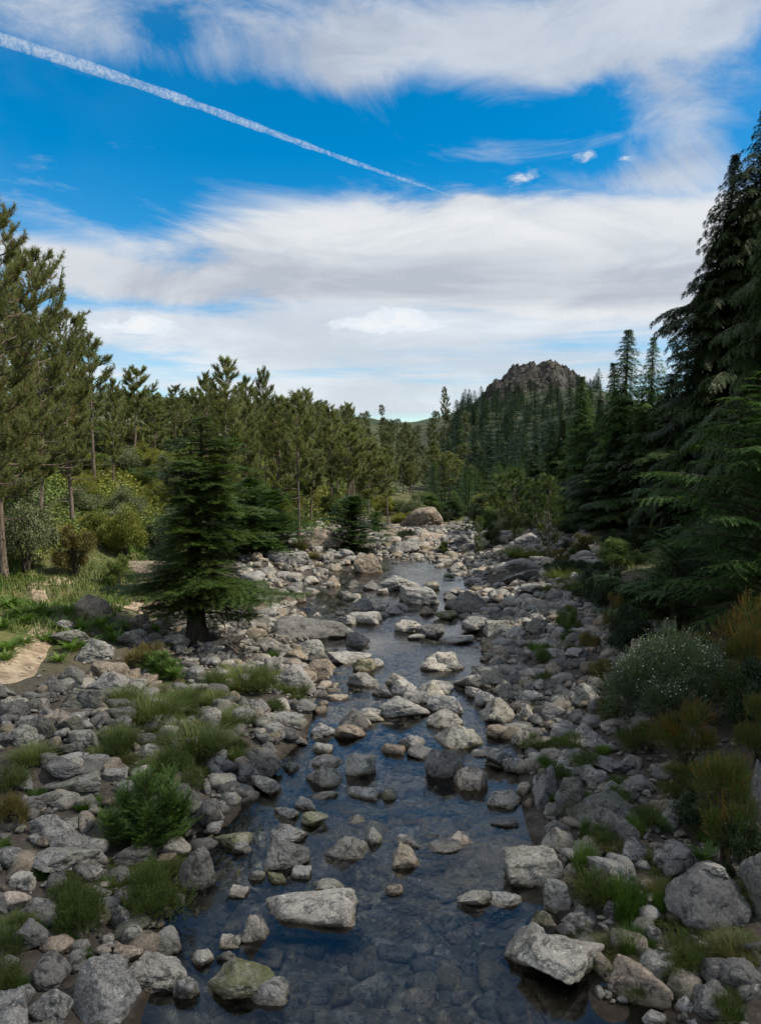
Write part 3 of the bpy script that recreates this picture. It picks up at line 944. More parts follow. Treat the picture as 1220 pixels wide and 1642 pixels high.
# ------------------------------------------------------------------ the countless small stones between them (one mass)
def stone_mass(name, n, region, rmin, rmax, seed, ico_, zoff, palette, sunk=.25, gain=1.0):
    r = np.random.default_rng(seed); geo = Geo()
    shapes = [rock_shape(ico_[0], k, 700 + i * 7, False) for i, k in enumerate(['round', 'angular', 'round', 'block', 'angular', 'slab', 'round', 'wedge'] * 2)]
    X, Y, A = region(r, n)
    s = rmin * (rmax / rmin) ** (r.random(len(X)) ** 2.8); s = s * A
    Z = H(X, Y) + zoff
    if name == 'riverbed_pebbles': Z = np.minimum(Z, -.09 - s * .62)
    pal = np.array(palette) * gain
    for k in range(len(shapes)):
        idx = np.where(np.arange(len(X)) % len(shapes) == k)[0]
        if not len(idx): continue
        n_ = len(idx); th = r.uniform(0, 2 * PI, n_)
        sc = s[idx, None] * np.stack([r.uniform(.9, 1.35, n_), r.uniform(.7, 1.0, n_), r.uniform(.45, .8, n_)], -1)
        v = shapes[k][None] * sc[:, None, :]
        tx = r.uniform(-.35, .35, n_)
        v = np.stack([v[..., 0], v[..., 1] * np.cos(tx)[:, None] - v[..., 2] * np.sin(tx)[:, None], v[..., 1] * np.sin(tx)[:, None] + v[..., 2] * np.cos(tx)[:, None]], -1)
        c, sn = np.cos(th)[:, None], np.sin(th)[:, None]
        v = np.stack([v[..., 0] * c - v[..., 1] * sn + X[idx, None], v[..., 0] * sn + v[..., 1] * c + Y[idx, None], v[..., 2] + (Z[idx] + s[idx] * (.45 - sunk))[:, None]], -1)
        f = ico_[1][None] + (np.arange(n_) * len(shapes[k]))[:, None, None]
        tint = pal[r.integers(0, len(pal), n_)] * r.uniform(.8, 1.2, (n_, 1)); tint = np.concatenate([tint, r.choice([0, 0, .15, .4], (n_, 1))], 1)
        geo.add(v.reshape(-1, 3), f.reshape(-1, 3), 0, True, np.repeat(tint, len(shapes[k]), 0))
    link(name, geo.mesh(name, [M['stones']]), kind='stuff')

def near_banks(r, n):
    Y = 7.5 + (32 - 7.5) * r.random(n) ** .8; side = r.random(n) < .62
    e = r.random(n) ** 1.15
    X = np.where(side, river_x(Y) - river_w(Y) * 1.06 - e * np.interp(Y, [8, 15, 22, 32], [7, 8.5, 6.5, 4.5]), river_x(Y) + river_w(Y) * 1.06 + e * np.interp(Y, [8, 20, 32], [4.2, 3.6, 4.5]))
    slab_zone = ((Y > 18.6) & (X < -6.0 - (Y - 18.6) * .12)) | ((Y > 16.6) & (X < -7.4))
    keep = ~(slab_zone & (r.random(n) < .93)) & (hash3(np.floor(X * 1.3).astype(int), np.floor(Y * 1.3).astype(int), np.zeros(n, int), 3) > .12)
    return X[keep], Y[keep], np.interp(Y[keep], [8, 30], [1, 1.35])
PAL = [TONE['g'], TONE['g'], TONE['d'], TONE['p'], (1.1, .98, .86), TONE['b'], TONE['d'], TONE['d']]
stone_mass('river_stones', 10000, near_banks, .04, .25, 21, ICO2, 0.02, PAL, .25, .82)
def far_bed(r, n):
    Y = 30 + 44 * r.random(n); l = np.interp(Y, [30, 40, 50, 62, 75], [-4.4, -7.4, -7.5, -5.5, -2.5]); h = np.interp(Y, [30, 40, 50, 62, 75], [7.0, 11, 13, 10, 8])
    X = l + (h - l) * r.random(n)
    d = np.abs(X - river_x(Y)) / river_w(Y)
    keep = (d > .95) | (Y > 49) | (r.random(n) < .05 + .5 * (vnoise(np.stack([X * .5, Y * .35, 0 * X], -1), 4) > .05))
    return X[keep], Y[keep], np.interp(Y[keep], [30, 75], [1.0, 1.35])
PALF = [TONE['g'], TONE['g'], TONE['d'], TONE['g'], (1.15, 1.03, .9), TONE['p'], TONE['d'], TONE['b']]
stone_mass('far_river_stones', 4600, far_bed, .13, .42, 22, ICO2, .03, PALF)
def stream(r, n):
    Y = 13 + 30 * r.random(n) ** .9; d = r.uniform(-1.02, 1.02, n)
    cl = vnoise(np.stack([d * 2.2, Y * .42, 0 * d], -1), 14)
    keep = ((cl > .12) & (Y > 15.5)) | ((np.abs(d) > .92) & (r.random(n) < .6))
    return (river_x(Y) + river_w(Y) * d)[keep], Y[keep], np.interp(np.abs(d[keep]), [0, 1], [1.2, 1.0])
stone_mass('stream_stones', 1300, stream, .10, .30, 23, ICO2, .02, PAL)
def bed(r, n):
    Y = 6.5 + 20 * r.random(n) ** 1.3; d = r.uniform(-1, 1, n)
    return river_x(Y) + river_w(Y) * d, Y, np.ones(n)
stone_mass('riverbed_pebbles', 3600, bed, .04, .27, 24, ICO2, -.01, [TONE['b'], TONE['p'], TONE['k'], TONE['m'], TONE['g'], (1.3, 1.1, .8), TONE['w']], .42, 1.25)
# ------------------------------------------------------------------ plant builders
def rot_az(a): return np.array([math.cos(a), math.sin(a), 0.0])

def conifer(seed, h, spread, cb=.06, nb=110, rise=.15, sag=.35, tip=.0, tpl=FIR, sprig=.34, gap=.16, lat=.5, hang=0.0, tr=.12, prof=.9, wid=1.0, lean=0, ragged=.3, stems=1, wood=1.0, topy=0.04, mats=None, dead=0, lowthin=0):
    r = np.random.default_rng(seed); tg = Geo(); cg = Geo()
    tz = np.linspace(0, 1, 14)
    bend = np.stack([lean * tz ** 2 + .012 * h * np.sin(tz * 5 + seed), .012 * h * np.cos(tz * 4 + seed) - .012 * h * math.cos(seed), tz * h], -1)
    flare = 1 + .8 * np.exp(-tz * 18)
    tube(tg, bend, (tr * (1 - tz) ** .85 + .012) * flare, 9)
    for k in range(stems - 1):
        q = bend.copy(); q[:, 0] += -.26 * (1 - .3 * tz); q[:, 1] += .1
        tube(tg, q[:10], (tr * .8 * (1 - tz[:10]) + .01) * flare[:10], 8)
    P_, X_, U_, L_ = [], [], [], []
    for i in range(nb):
        u = (i + r.uniform(.1, .9)) / nb; u = 1 - (1 - u) ** 1.25
        t = cb + (1 - cb) * u; z = t * h
        az = i * 2.39996 + r.uniform(-.5, .5)
        lump = 1 + ragged * float(vnoise(np.array([[math.cos(az) * 1.3 + seed, math.sin(az) * 1.3, u * 7]]), seed)[0])
        L = spread * ((1 - u) ** prof + topy) * lump * r.uniform(.78, 1.08) * (1 - lowthin * max(0, .18 - u) / .18)
        if L < .12: L = .12
        base = np.array([np.interp(z, bend[:, 2], bend[:, 0]), np.interp(z, bend[:, 2], bend[:, 1]), z])
        D = rot_az(az); S = np.array([-D[1], D[0], 0])
        n = max(3, int(L / gap)); s = np.linspace(.10, 1, n)
        rs, sg = rise * (1 + .9 * u) + r.uniform(-.08, .08), sag * r.uniform(.7, 1.3)
        pz = L * (rs * s - sg * s ** 2 + tip * np.maximum(s - .6, 0) ** 2 * 2)
        sw = r.uniform(-.18, .18) * s ** 2 * L
        C = base + D * (s * L)[:, None] + S * sw[:, None] + np.stack([0 * s, 0 * s, pz], -1)
        F = norm(np.gradient(C, axis=0))
        if wood: tube(tg, np.concatenate([base[None], C]), np.concatenate([[.014 + .011 * L * wood], (.006 + .010 * L * wood) * (1 - s) + .003]), 4)
        P_.append(C); X_.append(F + [0, 0, -hang * .4]); U_.append(np.tile([0, 0, 1.0], (n, 1))); k_ = sprig * min(1, .42 + 1.5 * L / spread); L_.append(k_ * r.uniform(.8, 1.15, n))
        for side in (-1, 1):
            l = lat * L * np.clip(1.06 - s, .06, 1) ** .8 * r.uniform(.65, 1.15, n)
            l = np.minimum(l, lat * .55 * L + .3)
            m = np.maximum(1, np.ceil(l / (gap * 1.15)).astype(int))
            for j in range(n):
                d = norm(F[j] * .62 + S * side * .78 + np.array([0, 0, r.uniform(-.14, .10)]))
                q = np.arange(m[j]) / max(m[j], 1) * l[j] + r.uniform(0, .03)
                pts = C[j] + d * q[:, None] + np.stack([0 * q, 0 * q, -(.35 + hang) * q * q / max(L, .5) - hang * q * .35], -1)
                P_.append(pts); X_.append(norm(d + r.normal(size=(m[j], 3)) * .16 + np.array([0, 0, -hang]))); U_.append(np.tile([r.uniform(-.2, .2), r.uniform(-.2, .2), 1.0], (m[j], 1))); L_.append(k_ * r.uniform(.7, 1.15, m[j]))
    P_ = np.concatenate(P_); X_ = np.concatenate(X_); U_ = np.concatenate(U_); L_ = np.concatenate(L_)
    scatter(cg, tpl, P_, X_, U_, L_, L_ * wid)
    for i in range(dead):       # bare lower twigs
        az = r.uniform(0, 2 * PI); z = r.uniform(.04, .4) * h; L = spread * r.uniform(.3, .8); s = np.linspace(0, 1, 5)
        p = np.array([np.interp(z, bend[:, 2], bend[:, 0]), np.interp(z, bend[:, 2], bend[:, 1]), z]) + rot_az(az) * (s * L)[:, None] + np.stack([0 * s, .1 * np.sin(s * 4), -.25 * L * s ** 2], -1)
        tube(tg, p, .012 * (1 - s) + .004, 4)
    return tg, cg

def pine(seed, h, spread, cb=.35, nb=34, tpl=TUFT, tuft=.2, twigs=7, per=4, tr=.14, lean=0.0, curve=0.0, up=.35, prof=.6, dead=8, dryp=.0, full=1.0, wid=1.0):
    r = np.random.default_rng(seed); tg = Geo(); cg = Geo(); tz = np.linspace(0, 1, 16)
    bend = np.stack([lean * tz ** 1.5 + curve * np.exp(-((tz - .12) / .12) ** 2) * -1 + .012 * h * np.sin(tz * 6 + seed), .014 * h * np.sin(tz * 4 + seed * 2), tz * h], -1)
    tube(tg, bend, (tr * (1 - tz) ** .8 + .012) * (1 + .6 * np.exp(-tz * 20)), 9)
    P_, X_, L_ = [], [], []
    def at(z): return np.array([np.interp(z, bend[:, 2], bend[:, 0]), np.interp(z, bend[:, 2], bend[:, 1]), z])
    for i in range(nb):
        u = (i + r.random()) / nb; t = cb + (1 - cb) * u; z = t * h
        shape = (math.sin(min(u * 1.15 + .22, 1) * PI * .5) if u < .45 else 1) * (1 - max(u - .15, 0) / .85) ** prof + .07
        L = spread * shape * r.uniform(.55, 1.12)
        az = i * 2.39996 + r.uniform(-.7, .7); D = rot_az(az); S = np.array([-D[1], D[0], 0])
        s = np.linspace(0, 1, 8); ua = up * (0.4 + u) + r.uniform(-.12, .12)
        C = at(z) + D * (s * L)[:, None] + S * (r.uniform(-.25, .25) * L * s ** 2)[:, None] + np.stack([0 * s, 0 * s, L * (ua * s + .30 * np.maximum(s - .4, 0) ** 2 * 2 - .10 * s)], -1)
        C += r.normal(size=C.shape) * .02 * L * (s > 0)[:, None]
        tube(tg, C, (.013 + .016 * L) * (1 - s) + .006, 5)
        nt_ = max(2, int(twigs * (.35 + L / spread)))
        for k in range(nt_):
            q = r.uniform(.28, 1.0) if k else 1.0
            p0 = np.array([np.interp(q, s, C[:, a]) for a in range(3)])
            d = norm(D * r.uniform(.2, 1) + S * r.normal() * .75 + np.array([0, 0, r.uniform(.05, .9)]))
            tl = L * r.uniform(.12, .30) + tuft * .6
            ts = np.linspace(.25, 1, per)
            pts = p0 + d * (ts * tl)[:, None] + np.stack([0 * ts, 0 * ts, .25 * tl * ts ** 2], -1)
            tube(tg, np.stack([p0, p0 + d * tl * .5, pts[-1]]), [.009 + .003 * L, .008, .004], 4)
            P_.append(pts); X_.append(norm(d + np.array([0, 0, .55]) + r.normal(size=(per, 3)) * .45)); L_.append(tuft * r.uniform(.7, 1.2, per))
    for i in range(int(8 * full)):
        P_.append(at(h * (1 - .012 * i))[None]); X_.append(norm(np.array([[r.normal() * .5, r.normal() * .5, 1]]))); L_.append(np.array([tuft]))
    P_ = np.concatenate(P_); X_ = np.concatenate(X_); L_ = np.concatenate(L_)
    dry = r.random(len(P_)) < dryp
    scatter(cg, tpl, P_[~dry], X_[~dry], [0, 0, 1], L_[~dry], L_[~dry] * wid)
    if dry.any(): scatter(cg, tpl, P_[dry], X_[dry], [0, 0, 1], L_[dry] * .85, L_[dry] * .8, 1)
    for i in range(dead):
        az = r.uniform(0, 2 * PI); z = r.uniform(.12, max(cb, .2) + .25) * h; L = spread * r.uniform(.3, .95); s = np.linspace(0, 1, 7)
        p = at(z) + rot_az(az) * (s * L)[:, None] + np.stack([.06 * L * np.sin(s * 5), .06 * L * np.cos(s * 6) - .06 * L, L * (.02 * s - .10 * s ** 2 + .16 * s ** 4)], -1)
        tube(tg, p, (.012 + .010 * L) * (1 - s) + .004, 5)
        for k in range(3):
            j = r.integers(2, 6); q = p[j] + np.linspace(0, 1, 4)[:, None] * (norm(rot_az(az + r.choice([-.8, .8])) + [0, 0, r.uniform(-.2, .5)]) * L * .3)
            tube(tg, q, [.008, .006, .005, .003], 4)
    return tg, cg

def bush(seed, w, h, n, tpl, size, lumps=15, rs=.82, upb=.5, stems=9, wid=1.0, mixmat=None, low=.12, thick=.55, jit=.35):
    """w: diameter, h: height; mixmat: share of sprigs given material slot 1 (new growth near the outside, high up)"""
    r = np.random.default_rng(seed); sg = Geo(); fg = Geo()
    cen = []
    for i in range(lumps):
        a = i * 2.4 + r.uniform(-.4, .4); q = math.sqrt((i + .5) / lumps) * .72; z = (1 - q * q * .75) * r.uniform(.26, .84)
        cen.append((q * w / 2 * math.cos(a), q * w / 2 * math.sin(a), max(z * h, low * h + .1 * h)))
    cen = np.array(cen); rad = rs * r.uniform(.16, .38, lumps) * np.minimum(w, h * 1.6) * .72
    k = r.integers(0, lumps, n); d = norm(r.normal(size=(n, 3)) + [0, 0, .25]); q = r.random(n) ** thick
    P = cen[k] + d * (rad[k] * q)[:, None] * [1.05, 1.05, .8]
    keep = P[:, 2] > low * h * r.uniform(.3, 1, n); P, d, k, q = P[keep], d[keep], k[keep], q[keep]
    X = norm(d + [0, 0, upb] + r.normal(size=d.shape) * jit); L = size * r.uniform(.6, 1.25, len(P))
    if mixmat:
        s2 = (r.random(len(P)) < mixmat * (.3 + 1.1 * (P[:, 2] / h) ** 2) * (q > .6)); scatter(fg, tpl, P[s2], X[s2], [0.1, 0, 1], L[s2], L[s2] * wid, 1)
    else: s2 = np.zeros(len(P), bool)
    scatter(fg, tpl, P[~s2], X[~s2], [0.1, 0, 1], L[~s2], L[~s2] * wid, 0)
    for i in range(stems):
        c = cen[i % lumps] * r.uniform(.8, 1.0); s = np.linspace(0, 1, 6)[:, None]
        p = np.array([r.uniform(-.05, .05) * w, r.uniform(-.05, .05) * w, -.05]) * (1 - s) + c * s + np.sin(s * PI) * np.array([0, 0, .08 * h]) + r.normal(size=(6, 3)) * .012 * w * s
        tube(sg, p, (.011 + .010 * h) * (1 - s[:, 0] * .75), 5)
        for j in range(3):
            b0 = p[r.integers(2, 5)]; tube(sg, np.stack([b0, b0 + (cen[r.integers(0, lumps)] - b0) * .4 + [0, 0, .04 * h], b0 + (cen[r.integers(0, lumps)] - b0) * .7]), [.006 + .003 * h, .006, .003], 4)
    return sg, fg

def grass(seed, n, h, spread, wdt=.012, lean=.5, mat=0):
    r = np.random.default_rng(seed); g = Geo()
    a = r.uniform(0, 2 * PI, n); q = np.sqrt(r.random(n)) * spread
    B = np.stack([q * np.cos(a), q * np.sin(a), 0 * q - .03], -1)
    dirn = np.stack([np.cos(a + r.normal(size=n) * .7), np.sin(a + r.normal(size=n) * .7), 0 * a], -1)
    l = h * r.uniform(.5, 1.15, n) * (1 - .35 * q / spread); ln = lean * r.uniform(.3, 1.4, n)
    side = np.stack([-dirn[:, 1], dirn[:, 0], 0 * a], -1); V = []
    for s, w in ((0, 1), (.4, .85), (.75, .55), (1.0, .1)):
        p = B + dirn * (ln * l * s ** 1.8)[:, None] + np.stack([0 * l, 0 * l, l * s * (1 - .35 * ln * s)], -1)
        V += [p - side * wdt * w / 2, p + side * wdt * w / 2]
    V = np.stack(V, 1); f = np.array([[0, 1, 3, 2], [2, 3, 5, 4], [4, 5, 7, 6]])
    g.add(V.reshape(-1, 3), (f[None] + (np.arange(n) * 8)[:, None, None]).reshape(-1, 4), mat, True)
    return g

def fern(seed, n, L):
    r = np.random.default_rng(seed); g = Geo(); a = np.arange(n) * 2.4 + r.uniform(-.3, .3, n); el = r.uniform(.25, 1.1, n)
    X = np.stack([np.cos(a) * np.cos(el), np.sin(a) * np.cos(el), np.sin(el)], -1)
    P = np.stack([np.cos(a) * .25 * L * r.random(n), np.sin(a) * .25 * L * r.random(n), r.uniform(.0, .35, n) * L], -1)
    scatter(g, FERN, P, X, [0, 0, 1], L * r.uniform(.7, 1.1, n), L * r.uniform(.9, 1.2, n)); return g

# ------------------------------------------------------------------ where things stand
pr = random.Random(9)
def stand(px, base=None, depth=None):
    if base is not None: return hit(px, base)[0]
    return ground_at(px, depth)
def height_to(P, top_py):
    d = ray(610, top_py); return CAM_Z + d[2] / d[1] * P[1] - P[2]
def width_of(P, wpx): return wpx / FPX * P[1]
def meshes(name, tc_, mats_t, mats_c, pn=('trunk', 'crown')):
    return [(pn[0], tc_[0].mesh(name + '_' + pn[0], mats_t)), (pn[1], tc_[1].mesh(name + '_' + pn[1], mats_c))]

# --- the dark fir on the left bank
P = stand(322, 1032); hF = height_to(P, 668); wF = width_of(P, 134)
planted('fir_tree', meshes('fir', conifer(3, hF, wF, cb=.135, nb=180, rise=.12, sag=.26, tip=.22, tpl=FIR, sprig=.40, gap=.15, lat=.62, hang=.10, tr=.17, prof=.70, ragged=.95, stems=2, dead=26, lowthin=.30, topy=.02, wid=1.25), [M['bark']], [M['fir']]), 'dark green fir with twin trunks standing alone on the left bank', 'tree', P)
# --- fir thicket behind it
YF = meshes('young_fir', conifer(5, 3.4, 1.5, cb=.02, nb=130, rise=.45, sag=.30, tpl=FIR_MID, sprig=.42, gap=.24, lat=.5, tr=.06, prof=.75), [M['bark']], [M['cypress_light']])
for px, dep, top, hw, lab in ((436, 47, 788, 42, 'dense green young fir just behind the right side of the dark fir'), (566, 52, 797, 36, 'bushy bright green young fir behind the big domed boulder'), (400, 44, 770, 40, 'tall green young fir half hidden behind the dark fir'), (690, 80, 796, 20, 'small green fir behind the biggest brownish far boulder'), (725, 82, 804, 22, 'low wide green fir at the far right of the biggest boulder'), (603, 66, 822, 16, 'tiny fir at the left of the biggest far boulder')):
    P = stand(px, depth=dep); h = height_to(P, top); w = width_of(P, hw)
    planted('fir_tree', YF, lab, 'tree', P, pr.uniform(0, 6), (w / .95, w / .95, h / 3.4))

# --- the hemlock reaching in at the right
P = stand(1255, depth=20.5); hH = height_to(P, 600)
planted('hemlock_tree', meshes('hemlock', conifer(8, hH, 3.9, cb=.02, nb=125, rise=.34, sag=.22, tip=-.1, tpl=FROND_LONG, sprig=.40, gap=.20, lat=.46, hang=.12, tr=.15, prof=.62, ragged=.5, wid=1.1), [M['bark']], [M['hemlock']]), 'green hemlock with layered level branches reaching in from the right edge', 'tree', P, .4)
P = stand(1085, depth=24.5); h = height_to(P, 860)
planted('hemlock_tree', meshes('small_hemlock', conifer(12, h, 2.3, cb=.0, nb=70, rise=.36, sag=.22, tpl=FROND_LONG, sprig=.38, gap=.21, lat=.5, hang=.1, tr=.08, prof=.6, ragged=.5, wid=1.1), [M['bark']], [M['hemlock']]), 'lower dark green hemlock thicket behind the white flowered broom', 'tree', P, 1.4)

# --- the tall drooping cypresses at the right
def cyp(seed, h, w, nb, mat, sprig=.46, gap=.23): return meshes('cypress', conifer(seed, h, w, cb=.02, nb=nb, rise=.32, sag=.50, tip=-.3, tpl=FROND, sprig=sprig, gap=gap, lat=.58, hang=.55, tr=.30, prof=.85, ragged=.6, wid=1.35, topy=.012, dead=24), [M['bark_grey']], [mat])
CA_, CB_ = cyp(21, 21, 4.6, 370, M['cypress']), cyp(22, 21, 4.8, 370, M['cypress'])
for pa, px, dep, top, hw, lab in ((CA_, 1152, 38, 246, 118, 'tall dark drooping cypress just inside the right edge'), (CB_, 1216, 37, 158, 120, 'tallest dark drooping cypress, cut by the photo\'s right edge'), (CA_, 1260, 30, 60, 120, 'dark cypress mostly outside the right edge behind the hemlock')):
    P = stand(px, depth=dep); h = height_to(P, top); w = width_of(P, hw)
    planted('cypress_tree', pa, lab, 'tree', P, pr.uniform(0, 6), (w / 3.7, w / 3.7, h / 21))
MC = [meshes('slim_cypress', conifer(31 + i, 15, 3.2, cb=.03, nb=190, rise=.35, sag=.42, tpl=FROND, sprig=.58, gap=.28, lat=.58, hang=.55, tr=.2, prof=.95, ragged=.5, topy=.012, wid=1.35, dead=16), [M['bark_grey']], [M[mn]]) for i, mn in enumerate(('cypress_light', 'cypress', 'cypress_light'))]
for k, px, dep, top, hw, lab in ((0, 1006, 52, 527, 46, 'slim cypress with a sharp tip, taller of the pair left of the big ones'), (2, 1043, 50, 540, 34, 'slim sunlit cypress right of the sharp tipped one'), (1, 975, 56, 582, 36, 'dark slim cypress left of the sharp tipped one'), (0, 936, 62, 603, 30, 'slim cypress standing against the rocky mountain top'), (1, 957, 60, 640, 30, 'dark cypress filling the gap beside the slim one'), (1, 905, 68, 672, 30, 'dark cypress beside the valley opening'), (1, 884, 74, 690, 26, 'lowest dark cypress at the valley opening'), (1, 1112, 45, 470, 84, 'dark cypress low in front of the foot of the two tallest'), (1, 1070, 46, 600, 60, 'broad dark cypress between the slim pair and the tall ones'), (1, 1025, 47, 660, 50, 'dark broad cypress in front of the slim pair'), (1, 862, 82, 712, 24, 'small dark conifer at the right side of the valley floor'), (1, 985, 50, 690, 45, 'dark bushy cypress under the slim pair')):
    P = stand(px, depth=dep); h = height_to(P, top); w = width_of(P, hw)
    planted('cypress_tree', MC[k], lab, 'tree', P, pr.uniform(0, 6), (w / 1.75, w / 1.75, h / 15))
# the same row of cypresses goes on along the right bank beside and behind the camera; it shades the near riverbed
for i, (x, y, h) in enumerate(((22, 22, 24), (25, 27, 25), (20.5, 12, 23))):
    planted('cypress_tree', (CA_, CB_)[i % 2], 'tall dark cypress of the row along the right bank, outside the photo', 'tree', (x, y, float(H(x, y)) - .1), i * 1.3, (1.2, 1.2, h / 21), 'cypresses of the right bank row beyond the frame')

# --- the big pines at the left edge
PA = meshes('edge_pine', pine(41, 12.5, 4.3, cb=.20, nb=62, tpl=TUFT, tuft=.27, twigs=19, per=5, tr=.17, wid=1.25, dead=16, dryp=.22, up=.38), [M['bark_pine']], [M['pine'], M['pine_dry']])
PB = meshes('edge_pine', pine(43, 11, 3.0, cb=.22, nb=54, tpl=TUFT, tuft=.27, twigs=17, per=5, wid=1.25, tr=.15, dead=14, dryp=.10, up=.45, prof=.5), [M['bark_pine']], [M['pine'], M['pine_dry']])
for pa, h0, w0, px, dep, top, hw, rz, lab in ((PA, 12.5, 4.3, 4, 28, 356, 130, 2.2, 'tall ragged pine with brown tips at the left edge'), (PB, 11, 3.0, 66, 34, 418, 78, .5, 'full green pine right behind the ragged edge pine'), (PA, 12.5, 4.3, -70, 26, 380, 130, 4.0, 'pine mostly cut off by the photo\'s left edge'), (PB, 11, 3, 112, 39, 512, 62, 3.0, 'pine with bare reaching branches right of the edge pines'), (PB, 11, 3, 30, 40, 520, 70, 5, 'shaded pine between the edge pines')):
    P = stand(px, depth=dep); h = height_to(P, top); w = width_of(P, hw)
    planted('pine_tree', pa, lab, 'tree', P, rz, (w / w0, w / w0, h / h0))

# --- pines of the left hillside
MP = [meshes('pine', pine(51 + i, 9, (1.9, 2.3, 1.6, 2.1)[i], cb=(.45, .3, .5, .22)[i], nb=(30, 42, 28, 46)[i], tpl=TUFT_MID, tuft=.36, twigs=9, per=4, wid=1.15, tr=.12, curve=(0, 0, .45, 0)[i], dead=12, dryp=.06, up=.4, prof=(.5, .7, .4, .8)[i]), [M['bark_pine']], [M['pine'], M['pine_dry']]) for i in range(4)]
HAND = ((0, 150, 50, 545, 44, 'dark crowned pine right of the edge pines'), (3, 184, 52, 612, 24, 'narrow pine left of the crooked one'), (2, 222, 62, 594, 36, 'pine with a crooked bare trunk on the hillside'), (1, 284, 82, 622, 24, 'small pine on the skyline right of the crooked one'), (1, 310, 86, 626, 20, 'smaller pine on the skyline next to the broad one'), (3, 362, 58, 580, 42, 'broad tall pine rising behind the dark fir'), (1, 333, 64, 604, 26, 'pine leaning against the left side of the broad tall one'), (0, 426, 74, 597, 20, 'round topped pine right of the broad tall one'), (3, 395, 62, 610, 30, 'dense pine close to the right of the broad tall one'), (0, 478, 53, 636, 40, 'pine with a long bare trunk above the big domed boulder'), (3, 448, 66, 640, 34, 'bushy pine left of the long bare trunk'), (1, 493, 95, 628, 20, 'pine poking above the tree line in the centre'), (1, 530, 74, 655, 26, 'green pine right of the long bare trunk'), (0, 620, 70, 735, 24, 'thin low pine above the centre of the stone bed'), (1, 560, 84, 652, 20, 'pine in front of the central tree line'), (3, 712, 300, 622, 9, 'round topped lone pine on the left shoulder of the mountain'))
for k, px, dep, top, hw, lab in HAND:
    P = stand(px, depth=dep); h = height_to(P, top); w = width_of(P, hw)
    planted('pine_tree', MP[k], lab, 'tree', P, 0.6 if k == 2 else pr.uniform(0, 6), (w / 2, w / 2, h / 9))
_lp, _ly = [-100, 100, 250, 400, 560, 620, 680, 740, 800, 900], [560, 585, 620, 625, 650, 664, 694, 728, 738, 715]
def cap_of(x, y, unit, far=False):
    px = 610 + x / y * FPX
    return (CAM_Z + (740 - float(np.interp(px, _lp, _ly))) / FPX * y - float(H(x, y))) / unit
def scatter_trees(n, area, protos, sizes, name, label, group, keep=None, tries=9000, gap=1.0, unit=0):
    done = []; t = 0
    while len(done) < n and t < tries:
        t += 1; x, y = area(); s = pr.uniform(*sizes)
        if keep is not None and not keep(x, y): continue
        if unit:
            s = min(s, cap_of(x, y, unit) * pr.uniform(.8, 1.0))
            if s < .3: continue
        if any((a - x) ** 2 + (b_ - y) ** 2 < (gap * max(1, y / 120)) ** 2 for a, b_ in done[-80:]): continue
        done.append((x, y)); z = float(H(x, y)) - .1; w = s * pr.uniform(.85, 1.25); pa = pr.choice(protos)
        if isinstance(pa, list): planted(name, pa, label, 'tree', (x, y, z), pr.uniform(0, 6.28), (w, w, s), group)
        else: thing(name, label, 'tree', (x, y, z), pr.uniform(0, 6.28), (w, w, s), group, pa)
def clear_left(x, y): return x < float(river_x(y) - river_w(y)) - 2.2
def view_area(px0, px1, d0, d1):
    def f():
        y = d0 + (d1 - d0) * pr.random() ** 1.25; return (pr.uniform(px0, px1) - 610) / FPX * y, y
    return f
scatter_trees(34, view_area(-40, 440, 62, 130), MP, (.55, 1.0), 'pine_tree', 'pine in the loose stand on the hillside behind the edge pines', 'pines on the left hillside', clear_left, gap=3, unit=9)
scatter_trees(42, view_area(410, 735, 66, 140), MP, (.5, 1.08), 'pine_tree', 'slender pine in the stand sloping down behind the stone bed', 'pines sloping down behind the stone bed', lambda x, y: clear_left(x, y) or y > 92, gap=3.2, unit=9)
# far ones: trunk and crown in one mesh, they are a few pixels wide
def one(tc_, name, mats):
    g = Geo(); a, c = tc_
    for q, k in ((a, 0), (c, 1)):
        off = g.n
        for v, f, mm in zip(q.v, q.f, q.m): g.v.append(v); g.f.append(f + off); g.m.append(mm + k); g.sm.append(np.zeros(len(f), bool))
        g.n += q.n
    return g.mesh(name, mats)
FP = [one(pine(61 + i, 9, 2.2, cb=.3, nb=20, tpl=TUFT_MID, tuft=.8, twigs=6, per=2, tr=.14, dead=2, prof=.55, wid=1.3), 'far_pine', [M['bark_pine'], M['pine_far'], M['pine_far']]) for i in range(4)]
FS = [one(conifer(71 + i, 11, 2.9, cb=.03, nb=56, rise=.1, sag=.25, tpl=FIR_MID, sprig=1.0, gap=.7, lat=.5, tr=.14, prof=.9, wood=0, wid=1.3), 'far_spruce', [M['bark'], M['spruce_far']]) for i in range(4)]
scatter_trees(170, view_area(330, 760, 135, 330), FP, (.45, .8), 'pine_tree', 'small pine on the wooded ridge at the end of the valley', 'pines on the far ridge', lambda x, y: clear_left(x, y) or y > 135, gap=2.2, unit=0)
def visible_slope(x, y):
    # only the face of the mountain that looks towards the camera, under its rocky top
    px = 610 + x / y * FPX; top = 740 - (float(H(x, y)) + 8 - CAM_Z) / y * FPX
    return x > float(river_x(y)) - 2 and (top > 605 or not 755 < px < 940) and y < 447
scatter_trees(285, lambda: (lambda y: ((pr.uniform(655, 960) - 610) / FPX * y, y))(150 + 300 * pr.random() ** .8), FS, (.5, .95), 'spruce_tree', 'dark pointed spruce in the dense wood below the rocky mountain top', 'spruces below the rocky top', visible_slope, gap=3.0)
SPM = [meshes('valley_spruce', conifer(81 + i, 7, 2.0, cb=.03, nb=80, rise=.2, sag=.25, tpl=FIR_MID, sprig=.5, gap=.34, lat=.45, tr=.1, prof=.85), [M['bark']], [M[('hemlock', 'fir')[i]]]) for i in range(2)]
